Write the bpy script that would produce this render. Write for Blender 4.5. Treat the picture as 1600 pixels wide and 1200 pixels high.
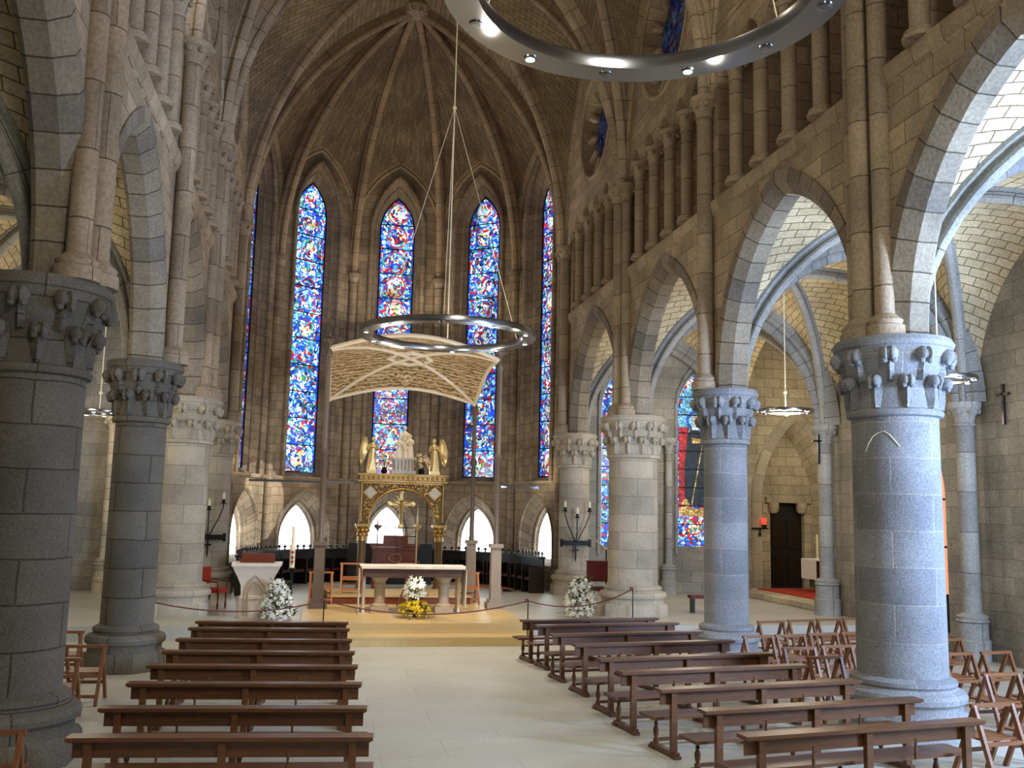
import bpy, math, random
from mathutils import Vector, Matrix
PI = math.pi
random.seed(7)
for o in list(bpy.data.objects): bpy.data.objects.remove(o)
S = bpy.context.scene
COL = S.collection
# ------------------------------------------------------------------ camera
cd = bpy.data.cameras.new('camera'); cam = bpy.data.objects.new('camera', cd); COL.objects.link(cam)
cd.sensor_width = 36.0; cd.lens = 36.0 * 1490 / 1600; cd.clip_end = 200; cd.clip_start = 0.05
RM = Matrix(((0.98092, -0.04693, -0.18867), (-0.19318, -0.12572, -0.97308), (0.02195, 0.99096, -0.13238)))
cam.matrix_world = Matrix.Translation((0, 0, 2.9)) @ RM.to_4x4()
S.camera = cam
# ------------------------------------------------------------------ look
S.view_settings.view_transform = 'Standard'; S.view_settings.look = 'None'
S.view_settings.exposure = 0.0; S.view_settings.gamma = 1.0; S.view_settings.use_curve_mapping = False
W = bpy.data.worlds.new('world'); S.world = W; W.use_nodes = True
W.node_tree.nodes['Background'].inputs[0].default_value = (0.75, 0.87, 1.0, 1)
W.node_tree.nodes['Background'].inputs[1].default_value = 1.5

XC = 2.38
def lamp(kind, name, loc, energy, color=(1, 1, 1), aim=None, size=0.3, sizey=None, spot=None, blend=0.5):
    l = bpy.data.lights.new(name, kind); o = bpy.data.objects.new(name, l); COL.objects.link(o)
    o.location = loc; l.energy = energy; l.color = color
    if kind == 'AREA':
        l.size = size
        if sizey: l.shape = 'RECTANGLE'; l.size_y = sizey
        else: l.shape = 'DISK'
    elif kind == 'SUN': l.angle = size
    else: l.shadow_soft_size = size
    if kind == 'SPOT': l.spot_size = math.radians(spot or 60); l.spot_blend = blend
    if aim is not None:
        d = Vector(aim) - Vector(loc); o.rotation_euler = d.to_track_quat('-Z', 'Y').to_euler()
    return o
WARM = (1.0, 0.78, 0.52); DAY = (0.62, 0.78, 1.0); NEU = (1.0, 0.9, 0.76)
# added fill from behind the viewer, standing for an unseen west window
lamp('AREA', 'west_fill', (XC + 2, -5.0, 11.5), 1250, (1.0, 0.94, 0.84), (XC + 3.5, 12, 0), 5)
# clerestory roses daylight, both sides
for s in (-1, 1):
    for y in (9.4, 15.4):
        lamp('AREA', 'clerestory_daylight', (XC + s * 5.3, y, 14.9), 120 if s < 0 else 45, (1.0, 0.84, 0.62), (XC, y + 3, 8), 2.4)
# blue daylight from a near window of the right aisle
lamp('AREA', 'aisle_window_daylight', (12.6, 4.4, 4.6), 2200, (0.50, 0.67, 1.0), (8.2, 12.6, 5.2), 1.6, 3.0)
lamp('AREA', 'aisle_window_daylight', (13.0, 8.6, 3.6), 1000, (0.36, 0.56, 1.0), (8.0, 11.6, 7.4), 1.2, 2.4)
# lamps of the hoops, plus added fill lamps in aisle and chapel
for (x, y, z, r, e) in ((2.31, 6.73, 6.9, 1.48, 420), (2.42, 19.75, 6.4, 1.73, 620)):
    for k in range(4):
        a = PI / 2 * k + .8
        p_ = (x + r * math.cos(a), y + r * math.sin(a), z)
        lamp('POINT', 'hoop_lamp', p_, e / 14, NEU, None, .06)
        lamp('SPOT', 'hoop_downlight', p_, e * .55, NEU, (p_[0] + .8 * math.cos(a), p_[1] + .8 * math.sin(a), 0), .06, spot=110, blend=.8)
for (x, y, e) in ((10.9, 21.3, 260), (10.9, 15.4, 190), (10.9, 9.4, 60), (-6.1, 21.3, 200), (-6.1, 15.4, 130), (-6.1, 27.5, 150), (10.9, 27.3, 240), (16.2, 27.6, 170)):  # chapel lamp and far left one are added to brighten; no hoop there
    lamp('POINT', 'aisle_hoop_and_fill', (x, y, 5.3), e, (1.0, 0.88, 0.68), None, .45)
# warm spots on the sanctuary
lamp('SPOT', 'altar_spot', (5.2, 18.6, 11.8), 2600, WARM, (2.3, 25.0, 0.8), .15, spot=34)
lamp('SPOT', 'altar_spot', (-0.4, 18.6, 11.8), 1800, WARM, (2.3, 26.5, 1.5), .15, spot=34)
lamp('SPOT', 'retable_spot', (XC, 24.4, 13.5), 1900, (1.0, .86, .64), (XC, 30, 4.6), .12, spot=22)
lamp('SPOT', 'canopy_spot', (XC, 22.2, 1.0), 420, (1.0, .84, .6), (2.2, 26.3, 6.6), .2, spot=58)
for x, w in ((-.66, 3.0), (6.3, 1.2)):
    lamp('AREA', 'light_bar_lamp', (x, 30.98, 3.82), 42 * w / 2, (1.0, .87, .68), (x + (x - XC) * .25, 36, 8.5), w, .08)
lamp('POINT', 'apse_fill_lamp', (XC, 33.4, 4.4), 75, (1.0, .88, .72), None, .25)  # added point lamp lifting the apse ambient, no fixture here
lamp('AREA', 'apse_daylight', (XC, 34.2, 9.0), 210, (1.0, 0.84, 0.66), (XC, 31, 16), 3.0)
# low sun through a south window onto the left wall of the apse
lamp('SPOT', 'sun_through_window', (9.0, 27.3, 7.6), 9500, (1.0, 0.95, 0.86), (-2.1, 33.6, 3.1), .02, spot=11, blend=.05)

# ------------------------------------------------------------------ materials
def srgb(r, g, b):
    f = lambda c: (c / 255 / 12.92) if c / 255 <= .04045 else ((c / 255 + .055) / 1.055) ** 2.4
    return (f(r), f(g), f(b), 1)
MATS = {}
def newmat(name):
    m = bpy.data.materials.new(name); m.use_nodes = True; nt = m.node_tree
    return m, nt, nt.nodes['Principled BSDF']
def N(nt, t, **k):
    n = nt.nodes.new(t)
    for a, b in k.items(): setattr(n, a, b)
    return n
def mixc(nt, a, b, fac, blend='MIX'):
    n = N(nt, 'ShaderNodeMix', data_type='RGBA', blend_type=blend)
    for sock, v in ((6, a), (7, b), (0, fac)):
        if hasattr(v, 'links'): nt.links.new(v, n.inputs[sock])
        else: n.inputs[sock].default_value = v
    return n.outputs[2]
def plain(name, col, rough=.6, metal=0, noise=.0, scale=8, emit=None, estr=0, trans=0, bump=0.0):
    m, nt, p = newmat(name)
    if noise > 0:
        tc = N(nt, 'ShaderNodeTexCoord'); nz = N(nt, 'ShaderNodeTexNoise'); nz.inputs['Scale'].default_value = scale
        nz.inputs['Detail'].default_value = 6
        nt.links.new(tc.outputs['Object'], nz.inputs['Vector'])
        d = tuple(c * (1 - noise) for c in col[:3]) + (1,); l = tuple(min(1, c * (1 + noise)) for c in col[:3]) + (1,)
        nt.links.new(mixc(nt, d, l, nz.outputs['Fac']), p.inputs['Base Color'])
        if bump:
            b = N(nt, 'ShaderNodeBump'); b.inputs['Strength'].default_value = bump; b.inputs['Distance'].default_value = .02
            nt.links.new(nz.outputs['Fac'], b.inputs['Height']); nt.links.new(b.outputs[0], p.inputs['Normal'])
    else: p.inputs['Base Color'].default_value = col
    p.inputs['Roughness'].default_value = rough; p.inputs['Metallic'].default_value = metal
    if emit: p.inputs['Emission Color'].default_value = emit; p.inputs['Emission Strength'].default_value = estr
    if trans: p.inputs['Transmission Weight'].default_value = trans
    MATS[name] = m; return m
def stone(name, c1, c2, mort, bw=.6, bh=.3, ms=.012, rough=.88, grain=.25, patch=.3, warp=.012, gscale=22):
    """coursed ashlar in metres on the UV map"""
    m, nt, p = newmat(name); L = nt.links.new
    uv = N(nt, 'ShaderNodeUVMap'); uv.uv_map = 'UVMap'
    tc = N(nt, 'ShaderNodeTexCoord')
    nw = N(nt, 'ShaderNodeTexNoise'); nw.inputs['Scale'].default_value = 1.7; L(tc.outputs['Object'], nw.inputs['Vector'])
    mp = N(nt, 'ShaderNodeVectorMath', operation='MULTIPLY_ADD'); L(nw.outputs['Color'], mp.inputs[0])
    mp.inputs[1].default_value = (warp * 4,) * 3; L(uv.outputs[0], mp.inputs[2])
    br = N(nt, 'ShaderNodeTexBrick'); L(mp.outputs[0], br.inputs['Vector'])
    br.inputs['Color1'].default_value = c1; br.inputs['Color2'].default_value = c2; br.inputs['Mortar'].default_value = mort
    br.inputs['Scale'].default_value = 1; br.inputs['Mortar Size'].default_value = ms; br.inputs['Mortar Smooth'].default_value = .3
    br.inputs['Brick Width'].default_value = bw; br.inputs['Row Height'].default_value = bh; br.inputs['Bias'].default_value = 0
    n1 = N(nt, 'ShaderNodeTexNoise'); n1.inputs['Scale'].default_value = gscale; n1.inputs['Detail'].default_value = 8; L(tc.outputs['Object'], n1.inputs['Vector'])
    n2 = N(nt, 'ShaderNodeTexNoise'); n2.inputs['Scale'].default_value = .9; n2.inputs['Detail'].default_value = 5; L(tc.outputs['Object'], n2.inputs['Vector'])
    r1 = N(nt, 'ShaderNodeMapRange'); L(n1.outputs['Fac'], r1.inputs[0]); r1.inputs[1].default_value = .3; r1.inputs[2].default_value = .7
    r1.inputs[3].default_value = 1 - grain; r1.inputs[4].default_value = 1 + grain * .6
    r2 = N(nt, 'ShaderNodeMapRange'); L(n2.outputs['Fac'], r2.inputs[0]); r2.inputs[1].default_value = .3; r2.inputs[2].default_value = .7
    r2.inputs[3].default_value = 1 - patch; r2.inputs[4].default_value = 1 + patch * .6
    mm = N(nt, 'ShaderNodeMath', operation='MULTIPLY'); L(r1.outputs[0], mm.inputs[0]); L(r2.outputs[0], mm.inputs[1])
    vs = N(nt, 'ShaderNodeVectorMath', operation='SCALE'); L(br.outputs['Color'], vs.inputs[0]); L(mm.outputs[0], vs.inputs['Scale'])
    L(vs.outputs[0], p.inputs['Base Color'])
    p.inputs['Roughness'].default_value = rough; p.inputs['Specular IOR Level'].default_value = .25
    h = N(nt, 'ShaderNodeMath', operation='MULTIPLY_ADD'); L(br.outputs['Fac'], h.inputs[0]); h.inputs[1].default_value = -1.0
    L(n1.outputs['Fac'], h.inputs[2])
    b = N(nt, 'ShaderNodeBump'); b.inputs['Strength'].default_value = .5; b.inputs['Distance'].default_value = .015
    L(h.outputs[0], b.inputs['Height']); L(b.outputs[0], p.inputs['Normal'])
    MATS[name] = m; return m
TAN1, TAN2 = srgb(176, 158, 130), srgb(150, 134, 112)
stone('wall', srgb(186, 167, 138), srgb(156, 140, 115), srgb(112, 98, 78), .66, .34, .009)
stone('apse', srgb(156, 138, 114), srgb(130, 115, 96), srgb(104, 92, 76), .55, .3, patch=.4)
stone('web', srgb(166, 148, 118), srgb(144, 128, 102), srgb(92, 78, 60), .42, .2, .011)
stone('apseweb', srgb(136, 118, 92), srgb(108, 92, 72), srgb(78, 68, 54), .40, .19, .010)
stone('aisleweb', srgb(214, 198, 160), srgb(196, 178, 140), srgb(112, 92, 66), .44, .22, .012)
stone('aislewall', srgb(158, 152, 138), srgb(136, 132, 121), srgb(122, 116, 102), .66, .36, .009)
stone('chapelwall', srgb(206, 194, 168), srgb(180, 170, 148), srgb(128, 116, 94), .62, .34, .009)
stone('voussoir', srgb(158, 146, 124), srgb(118, 111, 100), srgb(84, 75, 60), .42, 3, .012)
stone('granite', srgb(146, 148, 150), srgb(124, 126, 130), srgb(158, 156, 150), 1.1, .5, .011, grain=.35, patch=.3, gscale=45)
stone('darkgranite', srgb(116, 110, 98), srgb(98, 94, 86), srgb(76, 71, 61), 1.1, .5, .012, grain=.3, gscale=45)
stone('cream', srgb(196, 186, 164), srgb(160, 154, 140), srgb(140, 132, 116), .9, .46, .008, gscale=40)
stone('greyarch', srgb(150, 148, 142), srgb(120, 120, 118), srgb(92, 86, 76), .42, 3, .012)
stone('rib', srgb(188, 170, 144), srgb(170, 153, 128), srgb(96, 84, 66), .55, 3, .010)
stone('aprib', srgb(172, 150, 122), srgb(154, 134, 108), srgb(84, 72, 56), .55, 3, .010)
stone('shaft', srgb(172, 154, 128), srgb(146, 131, 110), srgb(96, 84, 66), 3, .85, .010)
stone('grshaft', srgb(160, 158, 150), srgb(136, 134, 128), srgb(100, 94, 84), 3, .85, .010)
stone('floor', srgb(186, 185, 173), srgb(181, 180, 168), srgb(164, 162, 150), 1.6, .9, .005, rough=.42, grain=.06, patch=.08, warp=.0)
stone('woodfloor', srgb(205, 180, 128), srgb(198, 172, 120), srgb(180, 152, 102), 2.2, .14, .003, rough=.4, grain=.08, patch=.1, warp=0)
def wood(name, a, b, rough=.35, scale=3):
    m, nt, p = newmat(name); L = nt.links.new
    tc = N(nt, 'ShaderNodeTexCoord'); mp = N(nt, 'ShaderNodeMapping'); L(tc.outputs['Object'], mp.inputs[0]); mp.inputs['Scale'].default_value = (1, 9, 9)
    nz = N(nt, 'ShaderNodeTexNoise'); nz.inputs['Scale'].default_value = scale; nz.inputs['Detail'].default_value = 7; nz.inputs['Distortion'].default_value = .6
    L(mp.outputs[0], nz.inputs['Vector']); L(mixc(nt, a, b, nz.outputs['Fac']), p.inputs['Base Color']); p.inputs['Roughness'].default_value = rough
    MATS[name] = m; return m
wood('pew', srgb(42, 25, 13), srgb(118, 74, 38), .36)
wood('chairwood', srgb(88, 52, 28), srgb(144, 94, 56), .42)
wood('darkwood', srgb(20, 15, 12), srgb(38, 28, 22), .35)
wood('redwood', srgb(84, 38, 24), srgb(130, 66, 42), .35)
wood('orangewood', srgb(150, 92, 54), srgb(186, 122, 76), .45)
plain('gold', srgb(176, 142, 84), .36, .85, .4, 30, bump=.4)
plain('golddark', srgb(104, 82, 50), .45, .6, .45, 40, bump=.6)
plain('brightgold', srgb(226, 200, 140), .35, .6, .2, 30)
plain('steel', srgb(150, 152, 156), .22, 1)
plain('iron', srgb(26, 23, 22), .5, .6)
plain('marble', srgb(226, 214, 196), .3, 0, .08, 6)
plain('altarslab', srgb(84, 66, 58), .3, 0, .3, 6)
plain('leg', srgb(176, 160, 138), .6, 0, .12, 12)
plain('cloth', srgb(232, 230, 224), .9)
plain('whitestatue', srgb(238, 224, 196), .45, 0, .1, 12)
plain('wax', srgb(238, 228, 196), .5)
plain('red', srgb(176, 40, 28), .7)
plain('darkred', srgb(92, 18, 20), .6)
plain('redglass', srgb(200, 20, 10), .2, 0, emit=(1, .05, .02, 1), estr=2.0)
plain('black', srgb(14, 13, 13), .6)
plain('leaf', srgb(44, 74, 34), .6, 0, .4, 20)
plain('petalwhite', srgb(240, 240, 226), .6)
plain('petalyellow', srgb(246, 214, 40), .6)
plain('petalpeach', srgb(246, 214, 178), .6)
plain('bulb', srgb(255, 255, 250), .5, emit=(1, .97, .9, 1), estr=16)
plain('bulboff', srgb(120, 120, 120), .2, .8)
plain('carpet', srgb(176, 52, 34), .95, 0, .15, 60)
plain('canopypole', srgb(112, 100, 88), .4, .3, .2, 10)
plain('postlit', srgb(146, 132, 116), .6, 0, .15, 12)  # lighter post tone, light on the right-hand plinths put into the colour
plain('rope', srgb(96, 50, 44), .8)
plain('altarfront', srgb(96, 104, 70), .5, .2, .5, 14)
plain('skyglass', srgb(255, 255, 255), .5, emit=(.80, .91, 1, 1), estr=8)
plain('silver', srgb(176, 168, 152), .35, .7, .4, 50, bump=.5)
plain('skin', srgb(214, 170, 130), .5)
def canopymat():
    m, nt, p = newmat('canopy'); L = nt.links.new
    uv = N(nt, 'ShaderNodeUVMap'); uv.uv_map = 'UVMap'
    w = N(nt, 'ShaderNodeTexWave', wave_type='BANDS', bands_direction='Y'); w.inputs['Scale'].default_value = 2.2; w.inputs['Distortion'].default_value = 7.0; w.inputs['Detail'].default_value = 3; w.inputs['Detail Scale'].default_value = 2.5
    L(uv.outputs[0], w.inputs['Vector'])
    v = N(nt, 'ShaderNodeTexVoronoi'); v.inputs['Scale'].default_value = 9; L(uv.outputs[0], v.inputs['Vector'])
    mu = N(nt, 'ShaderNodeMath', operation='MULTIPLY_ADD'); L(v.outputs['Distance'], mu.inputs[0]); mu.inputs[1].default_value = .7; L(w.outputs['Fac'], mu.inputs[2])
    r = N(nt, 'ShaderNodeMapRange'); L(mu.outputs[0], r.inputs[0]); r.inputs[1].default_value = .2; r.inputs[2].default_value = 1.2
    L(mixc(nt, srgb(112, 84, 52), srgb(226, 200, 156), r.outputs[0]), p.inputs['Base Color'])
    b = N(nt, 'ShaderNodeBump'); b.inputs['Strength'].default_value = .8; b.inputs['Distance'].default_value = .03; L(mu.outputs[0], b.inputs['Height']); L(b.outputs[0], p.inputs['Normal'])
    p.inputs['Roughness'].default_value = .5; p.inputs['Metallic'].default_value = .15
    MATS['canopy'] = m
canopymat()
def glassmat(name, seed, strength=1.5, cell=9.0, tint=(1, 1, 1), figure=True, dark=0.0):
    m, nt, p = newmat(name); L = nt.links.new
    uv = N(nt, 'ShaderNodeUVMap'); uv.uv_map = 'UVMap'
    ad = N(nt, 'ShaderNodeVectorMath', operation='ADD'); L(uv.outputs[0], ad.inputs[0]); ad.inputs[1].default_value = (seed * 3.1, seed * 7.7, 0)
    nz = N(nt, 'ShaderNodeTexNoise'); nz.inputs['Scale'].default_value = 3; L(ad.outputs[0], nz.inputs['Vector'])
    wv = N(nt, 'ShaderNodeVectorMath', operation='MULTIPLY_ADD'); L(nz.outputs['Color'], wv.inputs[0]); wv.inputs[1].default_value = (.35, .35, 0); L(ad.outputs[0], wv.inputs[2])
    v = N(nt, 'ShaderNodeTexVoronoi', voronoi_dimensions='2D'); v.inputs['Scale'].default_value = cell; L(wv.outputs[0], v.inputs['Vector'])
    e = N(nt, 'ShaderNodeTexVoronoi', voronoi_dimensions='2D', feature='DISTANCE_TO_EDGE'); e.inputs['Scale'].default_value = cell; L(wv.outputs[0], e.inputs['Vector'])
    big = N(nt, 'ShaderNodeTexVoronoi', voronoi_dimensions='2D'); big.inputs['Scale'].default_value = cell * .28; L(wv.outputs[0], big.inputs['Vector'])
    sp = N(nt, 'ShaderNodeSeparateColor'); L(v.outputs['Color'], sp.inputs[0])
    sb = N(nt, 'ShaderNodeSeparateColor'); L(big.outputs['Color'], sb.inputs[0])
    def ramp(stops, inp):
        r = N(nt, 'ShaderNodeValToRGB'); r.color_ramp.interpolation = 'CONSTANT'; el = r.color_ramp.elements
        while len(el) > 1: el.remove(el[-1])
        el[0].position = 0; el[0].color = stops[0][1]
        for pz, c in stops[1:]:
            q = el.new(pz); q.color = c
        L(inp, r.inputs[0]); return r.outputs[0]
    B = (.01, .06, .55, 1); LB = (.10, .42, .95, 1); WH = (.85, .93, .95, 1); RD = (.50, .01, .02, 1); YE = (.85, .60, .12, 1); GR = (.03, .28, .16, 1); DK = (.01, .02, .08, 1); CY = (.28, .72, .9, 1); PK = (.75, .42, .34, 1)
    rA = ramp([(0, B), (.28, LB), (.48, CY), (.60, DK), (.68, RD), (.80, WH), (.93, GR)], sp.outputs[0])
    rB = ramp([(0, WH), (.30, RD), (.48, YE), (.56, PK), (.64, CY), (.74, GR), (.82, B), (.92, DK)], sp.outputs[0])
    def MA(op, a, b=None, c=None):
        n_ = N(nt, 'ShaderNodeMath', operation=op)
        for i_, v_ in enumerate((a, b, c)):
            if v_ is None: continue
            if hasattr(v_, 'links'): L(v_, n_.inputs[i_])
            else: n_.inputs[i_].default_value = v_
        return n_.outputs[0]
    s0 = N(nt, 'ShaderNodeSeparateXYZ'); L(uv.outputs[0], s0.inputs[0])
    fz = MA('SUBTRACT', MA('FRACT', MA('MULTIPLY', MA('SUBTRACT', s0.outputs[1], 4.15), 1 / .98)), .48)
    rr = MA('ADD', MA('POWER', MA('MULTIPLY', s0.outputs[0], 2.4), 2), MA('POWER', MA('MULTIPLY', MA('ABSOLUTE', fz), 2.2), 2))
    st = MA('GREATER_THAN', MA('ADD', MA('MULTIPLY', sb.outputs[1], .8), MA('MULTIPLY', rr, -.55)), .14 if figure else .4)
    ringm = MA('LESS_THAN', MA('ABSOLUTE', MA('SUBTRACT', rr, .82)), .09)
    c = mixc(nt, rA, rB, st)
    if figure: c = mixc(nt, c, (.55, .03, .02, 1) if seed % 2 else (.02, .10, .60, 1), ringm)
    # border strip
    sx = N(nt, 'ShaderNodeSeparateXYZ'); L(uv.outputs[0], sx.inputs[0])
    ab = N(nt, 'ShaderNodeMath', operation='ABSOLUTE'); L(sx.outputs[0], ab.inputs[0])
    bd = N(nt, 'ShaderNodeMath', operation='GREATER_THAN'); L(ab.outputs[0], bd.inputs[0]); bd.inputs[1].default_value = .585
    rC = ramp([(0, B), (.5, RD), (.7, LB), (.85, B)], sp.outputs[2])
    if figure: c = mixc(nt, c, rC, bd.outputs[0])
    # brightness varies slowly, and a lead line round each piece
    n2 = N(nt, 'ShaderNodeTexNoise'); n2.inputs['Scale'].default_value = 1.3; L(ad.outputs[0], n2.inputs['Vector'])
    mr = N(nt, 'ShaderNodeMapRange'); L(n2.outputs['Fac'], mr.inputs[0]); mr.inputs[1].default_value = .35; mr.inputs[2].default_value = .65; mr.inputs[3].default_value = .5; mr.inputs[4].default_value = 1.5
    ld = N(nt, 'ShaderNodeMath', operation='GREATER_THAN'); L(e.outputs['Distance'], ld.inputs[0]); ld.inputs[1].default_value = .055
    ms = N(nt, 'ShaderNodeMath', operation='MULTIPLY'); L(mr.outputs[0], ms.inputs[0]); L(ld.outputs[0], ms.inputs[1])
    m2 = N(nt, 'ShaderNodeMath', operation='MULTIPLY'); L(ms.outputs[0], m2.inputs[0]); m2.inputs[1].default_value = strength
    c = mixc(nt, c, tint + (1,), 1.0, 'MULTIPLY')
    L(c, p.inputs['Emission Color']); L(m2.outputs[0], p.inputs['Emission Strength'])
    p.inputs['Base Color'].default_value = (.02, .02, .025, 1); p.inputs['Roughness'].default_value = .25
    MATS[name] = m
for i in range(6): glassmat('glass%d' % i, i + 1, (.8, 2.0, 1.6, 1.5, 1.4, 1.4)[i], 11.5)
glassmat('roseglass', 9, .07, 7.0, (.5, .6, 1.0), False)
plain('redwin', (.1, .03, .02, 1), .3, emit=(1, .36, .2, 1), estr=1.1)
for nm, c, s in (('gblue', (.02, .12, .7, 1), 1.2), ('gred', (.55, .02, .02, 1), 1.0), ('gdark', (.01, .03, .05, 1), .8), ('gwhite', (.8, .88, .85, 1), 1.0), ('ggold', (.8, .5, .15, 1), .9), ('ggreen', (.03, .2, .1, 1), .8), ('gsky', (.2, .55, .85, 1), 1.1), ('gskin', (.75, .5, .38, 1), .9)):
    plain(nm, (.02, .02, .02, 1), .3, emit=c, estr=s)
    m = MATS[nm]; nt = m.node_tree; uv = N(nt, 'ShaderNodeUVMap'); uv.uv_map = 'UVMap'
    vo = N(nt, 'ShaderNodeTexVoronoi', voronoi_dimensions='2D', feature='DISTANCE_TO_EDGE'); vo.inputs['Scale'].default_value = 9; nt.links.new(uv.outputs[0], vo.inputs['Vector'])
    v2 = N(nt, 'ShaderNodeTexVoronoi', voronoi_dimensions='2D'); v2.inputs['Scale'].default_value = 9; nt.links.new(uv.outputs[0], v2.inputs['Vector'])
    sc_ = N(nt, 'ShaderNodeSeparateColor'); nt.links.new(v2.outputs['Color'], sc_.inputs[0])
    g_ = N(nt, 'ShaderNodeMath', operation='GREATER_THAN'); nt.links.new(vo.outputs['Distance'], g_.inputs[0]); g_.inputs[1].default_value = .06
    h_ = N(nt, 'ShaderNodeMath', operation='MULTIPLY_ADD'); nt.links.new(sc_.outputs[0], h_.inputs[0]); h_.inputs[1].default_value = s * 1.2; h_.inputs[2].default_value = s * .4
    k_ = N(nt, 'ShaderNodeMath', operation='MULTIPLY'); nt.links.new(h_.outputs[0], k_.inputs[0]); nt.links.new(g_.outputs[0], k_.inputs[1])
    nt.links.new(k_.outputs[0], nt.nodes['Principled BSDF'].inputs['Emission Strength'])

# ------------------------------------------------------------------ mesh tools
class MB:
    def __init__(s): s.v = []; s.f = []; s.uv = []; s.mi = []; s.m = 0; s.sm = []
    def add(s, vs, fs, uvs=None, smooth=True):
        b = len(s.v); s.v += [tuple(v) for v in vs]
        for k, f in enumerate(fs):
            s.f.append([b + i for i in f]); s.uv.append(uvs[k] if uvs else None); s.mi.append(s.m); s.sm.append(smooth)
    def box(s, c, d, rz=0, rx=0, ry=0, taper=1.0):
        M = Matrix.Translation(c) @ Matrix.Rotation(rz, 4, 'Z') @ Matrix.Rotation(ry, 4, 'Y') @ Matrix.Rotation(rx, 4, 'X')
        vs = []
        for z in (-1, 1):
            t = taper if z > 0 else 1
            for x, y in ((-1, -1), (1, -1), (1, 1), (-1, 1)): vs.append(M @ Vector((x * d[0] / 2 * t, y * d[1] / 2 * t, z * d[2] / 2)))
        s.add(vs, [(3, 2, 1, 0), (4, 5, 6, 7), (0, 1, 5, 4), (1, 2, 6, 5), (2, 3, 7, 6), (3, 0, 4, 7)], smooth=False)
        return s
    def tube(s, pts, r, n=8, cap=True):
        pts = [Vector(p) for p in pts]; rs = r if isinstance(r, (list, tuple)) else [r] * len(pts)
        vs = []; fs = []; uv = []; L = 0; Ls = []
        t0 = (pts[1] - pts[0]).normalized(); up = Vector((0, 0, 1)) if abs(t0.z) < .95 else Vector((1, 0, 0))
        a = t0.cross(up).normalized()
        for i, p in enumerate(pts):
            t = ((pts[min(i + 1, len(pts) - 1)] - pts[max(i - 1, 0)])).normalized()
            a = (a - t * a.dot(t)).normalized(); b = t.cross(a)
            if i: L += (p - pts[i - 1]).length
            Ls.append(L)
            for k in range(n):
                an = 2 * PI * k / n; vs.append(p + (a * math.cos(an) + b * math.sin(an)) * rs[i])
        for i in range(len(pts) - 1):
            for k in range(n):
                k2 = (k + 1) % n; fs.append((i * n + k, i * n + k2, (i + 1) * n + k2, (i + 1) * n + k))
                w = 2 * PI * rs[i] / n; uv.append([(k * w, Ls[i]), ((k + 1) * w, Ls[i]), ((k + 1) * w, Ls[i + 1]), (k * w, Ls[i + 1])])
        if cap:
            fs.append(tuple(range(n - 1, -1, -1))); uv.append(None); e = (len(pts) - 1) * n; fs.append(tuple(e + k for k in range(n))); uv.append(None)
        s.add(vs, fs, uv); return s
    def lathe(s, prof, c=(0, 0, 0), n=24, a0=0, a1=2 * PI, sx=1, sy=1, smooth=True, off=0):
        full = abs(a1 - a0 - 2 * PI) < 1e-6; vs = []; fs = []; uv = []
        m = n if full else n + 1; L = 0; Ls = []
        for i, (r, z) in enumerate(prof):
            if i: L += math.hypot(r - prof[i - 1][0], z - prof[i - 1][1])
            Ls.append(L)
            for k in range(m):
                a = a0 + (a1 - a0) * k / n + off; vs.append((c[0] + r * sx * math.cos(a), c[1] + r * sy * math.sin(a), c[2] + z))
        R0 = max(p[0] for p in prof) * .9
        for i in range(len(prof) - 1):
            for k in range(n):
                k2 = (k + 1) % m; fs.append((i * m + k, i * m + k2, (i + 1) * m + k2, (i + 1) * m + k))
                u0 = (a1 - a0) * k / n * R0; u1 = (a1 - a0) * (k + 1) / n * R0
                uv.append([(u0, Ls[i]), (u1, Ls[i]), (u1, Ls[i + 1]), (u0, Ls[i + 1])])
        if full and (abs(prof[0][0] - prof[-1][0]) > 1e-6 or abs(prof[0][1] - prof[-1][1]) > 1e-6):
            if prof[0][0] > 1e-4: fs.append(tuple(range(n - 1, -1, -1))); uv.append(None)
            if prof[-1][0] > 1e-4: fs.append(tuple((len(prof) - 1) * m + k for k in range(n))); uv.append(None)
        s.add(vs, fs, uv, smooth); return s
    def ball(s, c, r, n=8, M=None):
        if not isinstance(r, (list, tuple)): r = (r, r, r)
        vs = []; fs = []; h = max(4, n // 2 + 1)
        for i in range(h + 1):
            t = PI * i / h
            for k in range(n):
                a = 2 * PI * k / n; q = Vector((r[0] * math.sin(t) * math.cos(a), r[1] * math.sin(t) * math.sin(a), -r[2] * math.cos(t)))
                if M: q = M @ q
                vs.append(Vector(c) + q)
        for i in range(h):
            for k in range(n):
                k2 = (k + 1) % n; fs.append((i * n + k, i * n + k2, (i + 1) * n + k2, (i + 1) * n + k))
        s.add(vs, fs); return s
    def torus(s, c, R, r, n=32, m=8, sy=1):
        vs = []; fs = []
        for i in range(n):
            a = 2 * PI * i / n
            for k in range(m):
                b = 2 * PI * k / m; q = R + r * math.cos(b); vs.append((c[0] + q * math.cos(a), c[1] + q * math.sin(a) * sy, c[2] + r * math.sin(b)))
        for i in range(n):
            for k in range(m): fs.append((i * m + k, ((i + 1) % n) * m + k, ((i + 1) % n) * m + (k + 1) % m, i * m + (k + 1) % m))
        s.add(vs, fs); return s
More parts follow.
